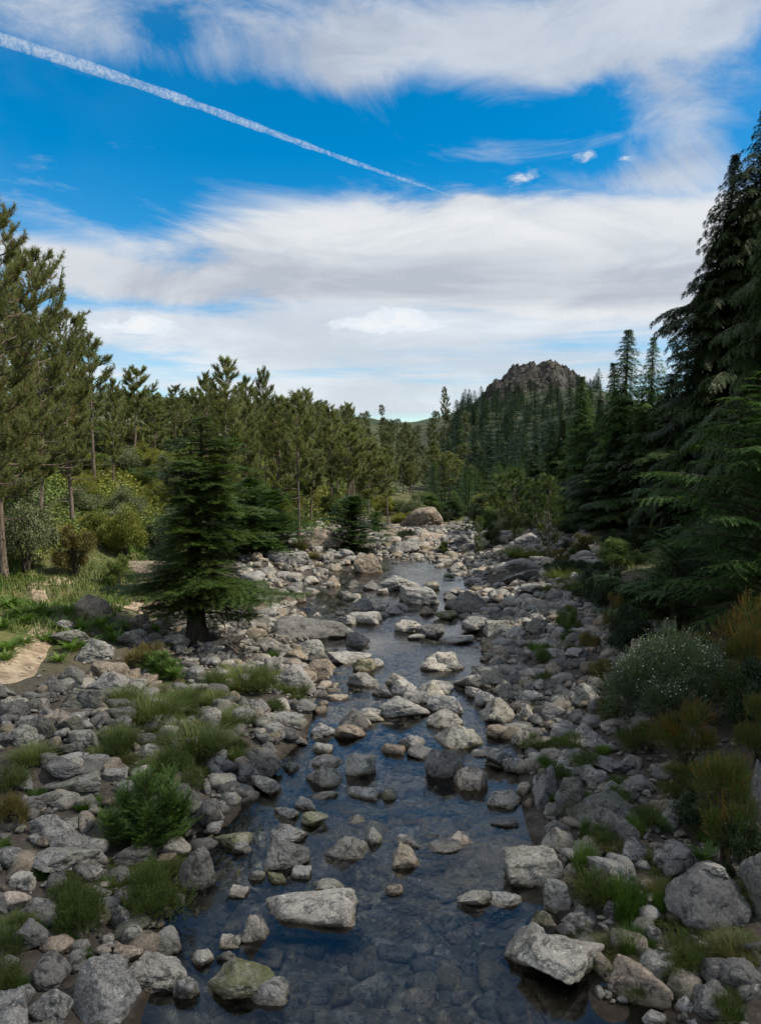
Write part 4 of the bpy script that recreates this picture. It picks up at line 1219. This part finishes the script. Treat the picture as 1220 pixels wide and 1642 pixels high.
scatter_trees(60, view_area(690, 900, 80, 170), SPM, (.6, 1.05), 'spruce_tree', 'green spruce in the valley opening beyond the stone bed', 'spruces in the valley opening', lambda x, y: y > 84, gap=2.2, unit=7)

# --- young bright trees at the end of the stone bed
YP = [meshes('young_pine', pine(91 + i, 4.2, 1.15, cb=.12, nb=30, tpl=TUFT_MID, tuft=.34, twigs=5, per=3, tr=.05, dead=2, up=.6, prof=.7), [M['bark_pine']], [M['pine_green'], M['pine_green']]) for i in range(2)]
for k, px, base, top, hw, lab in ((0, 822, 872, 760, 34, 'bright young pine behind the far right of the stone bed'), (1, 879, 895, 770, 26, 'thin young pine with a dark stem right of the bright one'), (0, 768, 894, 832, 10, 'thin yellowish sapling standing in the stones'), (1, 800, 850, 765, 24, 'pale young pine left of the bright one'), (0, 858, 850, 775, 22, 'pale young pine between the bright and the thin one')):
    P = stand(px, base); h = height_to(P, top); w = width_of(P, hw)
    planted('pine_tree', YP[k], lab, 'tree', P, pr.uniform(0, 6), (w / 1.1, w / 1.1, h / 4.2))
# ------------------------------------------------------------------ shrubs of the left hillside
PS = ('stems', 'foliage')
def shrubset(seed, mat, w=2.2, h=1.7, n=1500, tpl=LEAF, size=.21, **k): return meshes('shrub', bush(seed, w, h, n, tpl, size, **k), [M['bark']], [M[mat], M['heath_orange']], PS)
SH = dict(yellow=[shrubset(101, 'shrub_yellow'), shrubset(102, 'shrub_yellow', h=1.3, lumps=14)], green=[shrubset(103, 'shrub_green'), shrubset(104, 'shrub_green', w=1.8, h=2.1)], olive=[shrubset(105, 'shrub_olive', h=2.2), shrubset(106, 'shrub_olive')], brown=[shrubset(107, 'shrub_brown', h=1.9, upb=.7), shrubset(108, 'shrub_brown', h=1.2)], dark=[shrubset(109, 'shrub_dark'), shrubset(110, 'shrub_dark', h=1.2)])
def shrub(kind, px, base, top, wpx, lab, group=None, k=0):
    P = stand(px, base); h = max(height_to(P, top), .25); w = width_of(P, wpx)
    return planted('shrub', SH[kind][k], lab, 'shrub', P, pr.uniform(0, 6.28), (w / 2.3, w / 2.3, h / 1.75), group)
shrub('brown', 122, 925, 838, 84, 'brownish round shrub on a dark forked stem beside the meadow', k=0)
shrub('olive', 45, 918, 790, 130, 'silvery olive shrub at the left edge under the pines', k=0)
shrub('yellow', 200, 895, 800, 90, 'yellow green shrub left of the dark fir', k=0)
shrub('yellow', 165, 870, 790, 80, 'yellow green shrub behind the brownish round one', k=1)
shrub('olive', 205, 830, 755, 80, 'grey olive shrub below the crooked pine', k=1)
shrub('yellow', 265, 750, 705, 80, 'ochre green shrub on the slope right of the crooked pine', k=1)
shrub('dark', 285, 790, 740, 60, 'dark shrub on the slope behind the top of the fir')
shrub('green', 190, 940, 880, 60, 'green shrub beside the brownish slab in the meadow')
shrub('dark', 788, 876, 836, 34, 'dark green round shrub at the far end of the stone bed')
shrub('green', 712, 890, 866, 26, 'small leafy shrub among the stones of the far bed', k=1)
shrub('dark', 652, 868, 836, 40, 'shrub pressed against the left side of the biggest far boulder', k=1)
shrub('green', 912, 1012, 962, 52, 'dark green shrub on the upper right bank', k=0)
shrub('dark', 955, 965, 905, 90, 'dark twiggy shrub before the foot of the cypresses', k=0)
shrub('green', 880, 1060, 1028, 60, 'low green shrub beside the little boulder heap on the right bank', k=0)
shrub('brown', 945, 1045, 990, 44, 'orange brown twiggy shrub above the little boulder heap', k=1)
shrub('brown', 985, 1010, 945, 44, 'taller orange brown shrub left of the hemlock thicket')
shrub('brown', 965, 1090, 1030, 60, 'faded brown shrub right of the little boulder heap', k=1)
shrub('dark', 985, 985, 900, 90, 'dark shrub at the foot of the slim cypresses')
shrub('dark', 1040, 985, 890, 120, 'broad dark shrub behind the hemlock thicket', k=1)
shrub('dark', 900, 925, 880, 70, 'dark low shrub left of the slim cypresses', k=1)
shrub('dark', 1195, 1420, 1300, 110, 'dark shrub filling the gap between the right edge boulders')
shrub('dark', 1120, 1330, 1240, 110, 'dark shrub behind the yellow topped heath', k=1)
shrub('dark', 1215, 1180, 1040, 140, 'dark shrub behind the heath at the right edge')
shrub('dark', 1010, 1050, 960, 90, 'dark shrub under the hemlock branches left of the broom')
def shr_area():
    y = 27 + 68 * pr.random() ** 1.2; return (pr.uniform(-40, 470) - 610) / FPX * y, y
sdone = []; t = 0
while len(sdone) < 125 and t < 6000:
    t += 1; x, y = shr_area(); e = float(river_x(y) - river_w(y)) - x
    if e < np.interp(y, [27, 34, 50, 95], [8.5, 8.0, 6.0, 3.0]): continue
    if y < 34 and x > -14.5 + (y - 27) * .55: continue
    if any((a - x) ** 2 + (b_ - y) ** 2 < 1.5 for a, b_ in sdone): continue
    sdone.append((x, y)); kind = pr.choice(['yellow', 'yellow', 'green', 'olive', 'brown', 'dark', 'yellow', 'green'])
    s = pr.uniform(.6, 1.25) * (1 if y < 50 else 1.2)
    wd = dict(yellow='yellow green', green='green', olive='silvery olive', brown='brownish', dark='dark green')[kind]
    zone = 'on the lower hillside by the meadow' if y < 45 else 'halfway up the hillside' if y < 65 else 'high on the hillside under the pines'
    planted('shrub', SH[kind][pr.randint(0, 1)], wd + ' shrub in the thicket ' + zone, 'shrub', (x, y, float(H(x, y)) - .1), pr.uniform(0, 6.28), (s, s, s * pr.uniform(.8, 1.2)), wd + ' shrubs ' + zone)
# shrubs edging the stone bed at its far end and under the right trees
for i in range(58):
    y = pr.uniform(50, 105); side = pr.random() < .45
    if side: x = float(river_x(y) - river_w(y)) - pr.uniform(3.5, 14) - max(0, 62 - y) * .2
    else: x = float(river_x(y) + river_w(y)) + pr.uniform(3.0, 13) + max(0, 62 - y) * .25
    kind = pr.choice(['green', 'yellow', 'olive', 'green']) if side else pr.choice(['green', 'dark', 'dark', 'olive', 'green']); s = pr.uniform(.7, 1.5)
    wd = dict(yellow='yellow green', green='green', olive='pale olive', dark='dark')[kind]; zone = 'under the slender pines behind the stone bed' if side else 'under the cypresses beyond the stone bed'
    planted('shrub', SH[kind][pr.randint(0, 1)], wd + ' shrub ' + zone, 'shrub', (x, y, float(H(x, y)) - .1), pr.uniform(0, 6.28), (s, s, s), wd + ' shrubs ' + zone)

for i in range(44):
    y = pr.uniform(73, 108); x = (pr.uniform(575, 860) - 610) / FPX * y; kind = pr.choice(['green', 'yellow', 'olive', 'green', 'dark']); s = pr.uniform(.8, 1.6)
    wd = dict(yellow='yellow green', green='green', olive='pale olive', dark='dark')[kind]
    planted('shrub', SH[kind][pr.randint(0, 1)], wd + ' shrub in the thicket closing the end of the stone bed', 'shrub', (x, y, float(H(x, y)) - .1), pr.uniform(0, 6.28), (s, s, s), wd + ' shrubs closing the stone bed')
# ------------------------------------------------------------------ right bank: broom, heath, ferns
P = stand(1062, 1160); P[2] -= .1
sg, fg = bush(121, width_of(P, 215), height_to(P, 985) , 5200, HEATH, .34, rs=.72, lumps=22, upb=.9, stems=16, wid=.55, low=.18, thick=.75, jit=.25)
fl = Geo(); r = np.random.default_rng(4); allv = np.concatenate(fg.v).reshape(-1, len(HEATH[0]), 3)
tips = allv[:, -1]; hz = tips[:, 2]; pick = r.permutation(np.where((hz > .42 * hz.max()) & (tips[:, 1] < .8))[0])[:620]
scatter(fl, t_leaves(3, .9, 2), tips[pick], r.normal(size=(len(pick), 3)), [0, 0, 1], .022)
planted('broom_bush', [('stems', sg.mesh('broom_stems', [M['bark_grey']])), ('foliage', fg.mesh('broom_foliage', [M['broom']])), ('flowers', fl.mesh('broom_flowers', [M['flower']]))], 'big grey green broom bush dotted with white flowers on the right bank', 'bush', P, 0)
def heathset(seed, mix, w=1.5, h=1.5, n=1500): return meshes('heath', bush(seed, w, h, n, HEATH, .20, lumps=13, upb=.9, stems=11, wid=.8, mixmat=mix, low=.3, jit=.3), [M['bark']], [M['heath'], M['heath_orange']], PS)
HE = [heathset(131, .9), heathset(132, .45), heathset(133, .12)]
for k, px, base, top, wpx, lab in ((0, 1195, 1120, 955, 110, 'tall heath bush with orange tips at the right edge above the broom'), (0, 1098, 1240, 1118, 110, 'heath bush with orange tips growing in front of the broom'), (1, 1160, 1400, 1205, 130, 'dark stemmed heath bush with yellow green tops below the broom'), (1, 1215, 1240, 1110, 90, 'dark heath bush at the right edge between the two boulders'), (2, 1040, 1210, 1150, 60, 'low dark heath bush at the foot of the broom'), (1, 1085, 1290, 1225, 80, 'small heath bush over the dark boulders'), (2, 1180, 1160, 1050, 90, 'dark heath bush behind the broom'), (2, 1150, 1300, 1200, 120, 'dark heath bush in the shade of the lower right bank'), (1, 1120, 1080, 1010, 70, 'heath bush with faded orange tips behind the flowering broom')):
    P = stand(px, base); h = height_to(P, top); w = width_of(P, wpx)
    planted('heath_bush', HE[k], lab, 'bush', P, pr.uniform(0, 6), (w / 1.55, w / 1.55, h / 1.45))
FE = [fern(i + 1, 46, .36).mesh('fern', [M['fern']]) for i in range(3)]
FG = fern(7, 60, .42).mesh('shade_fern', [M['hemlock']])
for px, base, wpx, lab in ((1130, 1385, 110, 'dark feathery fern under the yellow topped heath bush'), (1190, 1360, 80, 'dark fern beside the right edge boulders'), (1060, 1330, 60, 'small dark fern among the lower right boulders'), (1200, 1290, 70, 'dark fern behind the tall smooth boulder')):
    P = stand(px, base); s = width_of(P, wpx) / 1.3; thing('fern', lab, 'fern', P, pr.uniform(0, 6), s, None, FG)

# ------------------------------------------------------------------ left bank: bracken, feathery bush, heather, grass
for i, (px, base, wpx) in enumerate(((15, 1045, 70), (40, 1035, 60), (5, 1010, 60), (95, 1010, 60), (75, 990, 60), (130, 1012, 60), (160, 1005, 60), (185, 1030, 60), (115, 1045, 60), (95, 1062, 50), (60, 985, 55), (150, 985, 50), (30, 990, 60), (200, 1010, 40), (215, 1055, 36), (250, 1010, 36), (255, 1025, 44), (270, 1040, 30), (120, 1030, 60), (175, 1015, 55), (140, 1040, 60), (10, 1060, 60), (45, 1000, 60), (110, 985, 50), (290, 1020, 26), (20, 975, 60), (75, 1030, 45))):
    P = stand(px, base); s = width_of(P, wpx) / .95
    thing('fern', 'bright green bracken %s' % ('by the sandy path' if px < 130 else 'between the slabs left of the fir'), 'fern', P, pr.uniform(0, 6), s, 'bracken by the path' if px < 130 else 'bracken between the slabs', FE[i % 3])
def plumes(seed, spots):
    r = np.random.default_rng(seed); sg, fg = Geo(), Geo()
    for x, y, h, w in spots:
        tg, cg = conifer(int(seed + 10 * x + 40), h, w, cb=.02, nb=46, rise=.75, sag=.15, tpl=FIR, sprig=.17, gap=.075, lat=.45, tr=.018, prof=.8, ragged=.7, wood=.5, lean=x * .25)
        for src, dst in ((tg, sg), (cg, fg)):
            for v, f in zip(src.v, src.f): pass
            off = dst.n
            for v, f, mm, sm in zip(src.v, src.f, src.m, src.sm): dst.v.append(v + [x, y, 0]); dst.f.append(f + off); dst.m.append(mm); dst.sm.append(sm)
            dst.n += src.n
    return sg, fg
fb = meshes('feathery_bush', plumes(5, ((0, 0, 1.15, .42), (-.35, .1, .8, .40), (.36, -.05, .9, .42), (.1, -.3, .65, .40), (-.15, .3, .95, .36), (.5, .25, .6, .34), (-.55, -.15, .5, .34), (.25, .3, 1.0, .32))), [M['bark']], [M['fern_dark']], PS)
P = stand(238, 1358); planted('cypress_bush', fb, 'feathery green bush in the stone field of the left bank', 'bush', P, 0, (width_of(P, 138) / 1.6,) * 2 + (height_to(P, 1240) / 1.25,))
P = stand(262, 1088); planted('juniper_bush', fb, 'low dark green spreading bush below the dark fir', 'bush', P, 2, (width_of(P, 80) / 1.5,) * 2 + (height_to(P, 1050) / 1.15,))
GT = dict(bright=[grass(151, 900, .5, .28, .010).mesh('bright_grass', [M['grass']]), grass(152, 700, .42, .24, .010).mesh('bright_grass', [M['grass']])], dull=[grass(153, 1500, .46, .40, .009, 1.1).mesh('dull_grass', [M['grass_dull']]), grass(154, 1200, .42, .36, .009, 1.0).mesh('dull_grass', [M['grass_dull']])], dry=[grass(155, 1100, .45, .32, .009, 1.0).mesh('dry_grass', [M['grass_dry']])])
TUF = """bright 245 1440 95 82|tall bright green grass tuft beside the big smooth dark boulder
bright 112 1500 60 66|bright green grass at the left of the dark heather bush
bright 35 1600 60 40|grass tuft near the photo's bottom left corner
bright 142 1545 30 34|small bright grass tuft by the brownish oval stone
bright 440 1060 30 20|small bright grass tuft on the left shore below the fir
bright 937 1405 64 66|bright green grass tuft between the shore boulders on the right
bright 1003 1465 110 80|wide grass tuft on the right shore below the rounded boulder
bright 1010 1528 70 50|bright grass tuft at the foot of the lower right bank
bright 1058 1470 50 64|grass in front of the very dark big boulder
bright 1175 1640 60 40|dark green grass at the bottom right corner
bright 873 1235 44 34|small bright grass tuft between the right shore boulders
bright 885 1292 26 34|narrow grass tuft beneath the leaning dark boulder
bright 940 1345 40 46|grass tuft under the huge triangular boulder
bright 778 1042 18 14|tiny grass tuft among the stones right of the upper pool
bright 860 1055 50 30|grass by the little boulder heap
bright 720 932 26 16|grass patch on the stones above the upper pool
dry 1178 1545 90 64|dry yellowish grass tuft near the bottom right
dry 1052 1440 50 40|dry grass tuft beside the very dark big boulder
dull 242 1150 110 50|large dull green grass mound on the left bank
dull 200 1128 70 40|dull grass mound at the edge of the dark heap
dull 312 1205 110 62|dull grass mound above the left shore
dull 385 1100 96 44|wide grass mound left of the big smooth shore boulder
dull 470 1112 60 34|mossy grass mound on the shore right of the big smooth boulder
dull 375 1160 64 34|low grass mound between the shore stones
dull 290 1130 60 36|grass mound below the low spreading bush
dull 190 1195 64 44|grass mound over the long dark boulder
dull 345 1130 60 36|grass mound in the middle of the left bank
dull 275 1175 70 40|grass mound left of the shore mound
dull 255 1240 64 44|dark grass mound above the feathery bush
dull 380 1225 40 40|grass tuft with dry tips on the shore
dull 155 1218 50 30|low grass tuft beneath the dark heap
dull 55 1220 64 36|green tuft at the left edge of the stone field
bright 575 888 26 16|small green tuft behind the sunlit stones
dry 480 880 40 22|yellowish grass behind the long low boulder
dry 505 895 30 16|yellowish grass tuft between pale sunlit stones
dull 905 930 70 30|grass patch on the bank before the young pines
dull 850 892 80 24|grass patch under the thin young pine
dull 940 950 70 34|grass patch below the dark twiggy shrub"""
for line in TUF.splitlines():
    head, lab = line.split('|'); q = head.split(); px, base, wpx, hpx = map(float, q[1:])
    P = stand(px, base); g = pr.choice(GT[q[0]]); w = width_of(P, wpx); h = max(height_to(P, base - hpx), .1)
    thing('grass_tuft', lab, 'grass', (P[0], P[1], P[2] + .02), pr.uniform(0, 6.28), (w / .95, w / .95, min(h, .9) / .42), None, g)
HB = [meshes('heather', bush(161, .9, .6, 900, HEATH, .13, lumps=9, upb=.8, stems=6, low=.05), [M['bark']], [M['heath'], M['heath_orange']], PS), meshes('heather', bush(162, .9, .5, 900, HEATH, .13, lumps=9, upb=.8, stems=6, low=.05), [M['bark']], [M['shrub_brown'], M['heath_orange']], PS)]
for k, px, base, top, wpx, lab in ((0, 250, 1485, 1395, 120, 'dark heather bush around the tall bright grass tuft'), (0, 132, 1505, 1425, 90, 'dark heather bush on the lower left bank'), (1, 18, 1330, 1265, 64, 'reddish brown heather at the left edge of the photo'), (0, 12, 1600, 1540, 70, 'green heather at the bottom left edge'), (0, 280, 1250, 1205, 70, 'dark heather right of the feathery bush'), (0, 190, 1215, 1175, 60, 'dark heather tuft over the long dark boulder'), (1, 235, 1075, 1030, 80, 'brown heather by the tilted slab'), (0, 330, 1225, 1180, 70, 'dark heather at the back of the shore mound'), (0, 420, 1115, 1075, 60, 'dark heather left of the smooth shore boulder'), (0, 345, 1112, 1080, 50, 'heather on the bank below the driftwood'), (1, 975, 1150, 1110, 50, 'brownish heather at the left foot of the broom'), (0, 1010, 1205, 1165, 60, 'green heather under the left side of the broom'), (0, 1035, 1330, 1290, 60, 'dark heather between the lower right boulders'), (0, 1100, 1560, 1500, 90, 'dark heather under the very dark big boulder'), (0, 1165, 1640, 1590, 60, 'dark green heather at the bottom right'), (0, 1190, 1470, 1410, 60, 'dark heather beside the right edge boulder')):
    P = stand(px, base); h = height_to(P, top); w = width_of(P, wpx)
    planted('heather_bush', HB[k], lab, 'bush', P, pr.uniform(0, 6), (w / .95, w / .95, h / .55))

# low growth filling the gaps between the stones of both banks
def fill(n, px0, px1, py0, py1, what):
    k = 0
    for _ in range(n * 6):
        if k >= n: break
        px, py = pr.uniform(px0, px1), pr.uniform(py0, py1); P = stand(px, py)
        if abs(P[0] - float(river_x(P[1]))) < float(river_w(P[1])) * 1.12: continue
        k += 1; t_ = pr.choice(what); P[2] += .02; s = pr.uniform(.32, .72)
        zone = 'between the stones of the left bank' if px < 550 else 'between the stones of the right bank'
        if t_ in GT: thing('grass_tuft', t_ + ' grass tuft ' + zone, 'grass', P, pr.uniform(0, 6.28), (s, s, s * pr.uniform(.7, 1.2)), t_ + ' grass tufts ' + zone, pr.choice(GT[t_]))
        else: planted('heather_bush', HB[0], 'small dark heather ' + zone, 'bush', P, pr.uniform(0, 6.28), (s * 1.1, s * 1.1, s), 'small heathers ' + zone)
fill(34, 170, 500, 1060, 1260, ['dull', 'dull', 'heather', 'dry'])
fill(26, 0, 330, 1250, 1600, ['dull', 'heather', 'bright'])
fill(30, 850, 1010, 960, 1330, ['dull', 'bright', 'heather'])
fill(26, 900, 1215, 1330, 1630, ['dull', 'bright', 'heather', 'dry'])
fill(22, 780, 960, 900, 960, ['dull', 'heather'])
for i in range(32):
    y = pr.uniform(25, 50); x = float(river_x(y) + river_w(y)) + pr.uniform(4.0, 13) + max(0, 34 - y) * .08
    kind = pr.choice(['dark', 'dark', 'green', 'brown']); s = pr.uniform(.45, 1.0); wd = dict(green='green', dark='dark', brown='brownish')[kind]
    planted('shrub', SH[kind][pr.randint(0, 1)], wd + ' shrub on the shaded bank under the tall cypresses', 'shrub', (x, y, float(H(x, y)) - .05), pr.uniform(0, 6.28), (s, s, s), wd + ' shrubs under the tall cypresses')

# driftwood beside the fir
def limb(p0, p1, r0, r1, seed, n=7, wob=.05):
    r = np.random.default_rng(seed); s = np.linspace(0, 1, n)[:, None]; p = np.array(p0) * (1 - s) + np.array(p1) * s
    return p + r.normal(size=(n, 3)) * wob * np.sin(s * PI), r0 * (1 - s[:, 0]) + r1 * s[:, 0]
P = stand(350, 1046)
g = Geo(); p, q = limb((-.35, 0, .12), (.75, .25, .42), .13, .07, 1); tube(g, p, q, 9)
p, q = limb((-.30, 0, .1), (-.55, -.15, .35), .09, .03, 2); tube(g, p, q, 7); p, q = limb((-.3, 0, .1), (-.28, -.25, -.1), .10, .03, 3); tube(g, p, q, 7)
thing('driftwood', 'weathered driftwood stump lying at the foot of the dark fir', 'driftwood', P, 0, 1, None, g.mesh('driftwood', [M['deadwood']]))
for i, (a, b_, lab) in enumerate((((.2, 0, .25), (1.9, .2, .62), 'long bleached stick pointing right from the driftwood'), ((.5, -.1, .05), (.05, -.1, 1.15), 'bleached stick leaning up against the driftwood'), ((.6, -.2, .02), (-.25, .0, .85), 'pale stick crossing the leaning one'), ((.3, .1, .3), (.75, .3, 1.4), 'thin grey twig standing above the driftwood'), ((.4, 0, .3), (1.4, -.1, .15), 'crooked stick lying low beside the driftwood'))):
    g = Geo(); p, q = limb(a, b_, .024, .008, 10 + i); tube(g, p, q, 6)
    j = len(p) // 2; p2, q2 = limb(p[j], p[j] + (p[-1] - p[j]) * .6 + np.array([.1, .1, .12]), .012, .005, 20 + i, 4, .02); tube(g, p2, q2, 5)
    thing('dead_branch', lab, 'branch', P, 0, 1, None, g.mesh('dead_branch', [M['deadwood']]))

# ------------------------------------------------------------------ uncountable ground cover
def cover(name, n, area, h, mats, seed, wdt=.02):
    r = np.random.default_rng(seed); X, Y = area(r, n); g = Geo(); n = len(X)
    a = r.uniform(0, 2 * PI, n); dirn = np.stack([np.cos(a), np.sin(a), 0 * a], -1); side = np.stack([-dirn[:, 1], dirn[:, 0], 0 * a], -1)
    B = np.stack([X, Y, H(X, Y) - .02], -1); l = h * r.uniform(.4, 1.2, n) * (.55 + .7 * (vnoise(B * [.8, .8, 0], 3) > -.1)); ln = r.uniform(.2, .9, n); w = wdt * (1 + Y / 40)
    V = []
    for s, k in ((0, 1), (.5, .8), (1, .1)):
        p = B + dirn * (ln * l * s ** 1.7)[:, None] + np.stack([0 * l, 0 * l, l * s * (1 - .3 * ln * s)], -1); V += [p - side * (w * k / 2)[:, None], p + side * (w * k / 2)[:, None]]
    V = np.stack(V, 1); f = np.array([[0, 1, 3, 2], [2, 3, 5, 4]]); ff = f[None] + (np.arange(n) * 6)[:, None, None]
    mi = (vnoise(B * [.45, .45, 0] + 7, 5) + r.normal(size=n) * .25 > .1).astype(int)
    g.add(V.reshape(-1, 3), ff.reshape(-1, 4), 0, True); g.m[-1] = np.repeat(mi, 2)
    link(name, g.mesh(name, mats), kind='stuff')
def meadow(r, n):
    Y = 21 + 40 * r.random(n) ** 1.3; e = np.interp(Y, [21, 26, 34, 46, 61], [6.5, 6.0, 6.2, 5.0, 3.5]) + 16 * r.random(n)
    X = river_x(Y) - river_w(Y) - e
    return X, Y
cover('grass', 60000, meadow, .26, [M['grass'], M['grass_dull']], 31)
def rbank(r, n):
    Y = 8 + 52 * r.random(n); X = river_x(Y) + river_w(Y) + np.interp(Y, [8, 20, 34, 50, 60], [2.6, 3.2, 4.2, 5.5, 5.0]) + 7 * r.random(n)
    k = vnoise(np.stack([X * .6, Y * .6, 0 * X], -1), 8) > .1
    return X[k], Y[k]
cover('bank_grass', 16000, rbank, .26, [M['grass_dull'], M['grass']], 32)
def under(name, n, area, size, mats, seed):
    r = np.random.default_rng(seed); X, Y = area(r, n); g = Geo(); k = vnoise(np.stack([X * .12, Y * .12, 0 * X], -1), 6) + r.normal(size=len(X)) * .2 > 0
    P_ = np.stack([X, Y, H(X, Y) + .15 * size], -1); L = size * r.uniform(.5, 1.2, len(X)) * (.30 + Y / 110)
    for s_, mi in ((k, 0), (~k, 1)): scatter(g, LEAF_BIG, P_[s_], [0, 0, 1.0] + r.normal(size=(s_.sum(), 3)) * .4, [1, 0, 0.1], L[s_], L[s_] * 1.3, mi)
    link(name, g.mesh(name, mats), kind='stuff')
def hillside(r, n):
    Y = 30 + 112 * r.random(n) ** 1.3; px = r.uniform(-60, 740, n); X = (px - 610) / FPX * Y; k = X < river_x(Y) - river_w(Y) - 3.6 - np.interp(Y, [34, 50, 60], [6, 3, 0])
    return X[k], Y[k]
under('undergrowth', 30000, hillside, .55, [M['shrub_yellow'], M['shrub_green']], 33)
def forestfloor(r, n):
    Y = 62 + 130 * r.random(n); px = r.uniform(690, 1000, n); X = (px - 610) / FPX * Y; k = X > river_x(Y) + river_w(Y) + 1.5
    return X[k], Y[k]
under('forest_undergrowth', 3500, forestfloor, .6, [M['shrub_dark'], M['shrub_green']], 34)
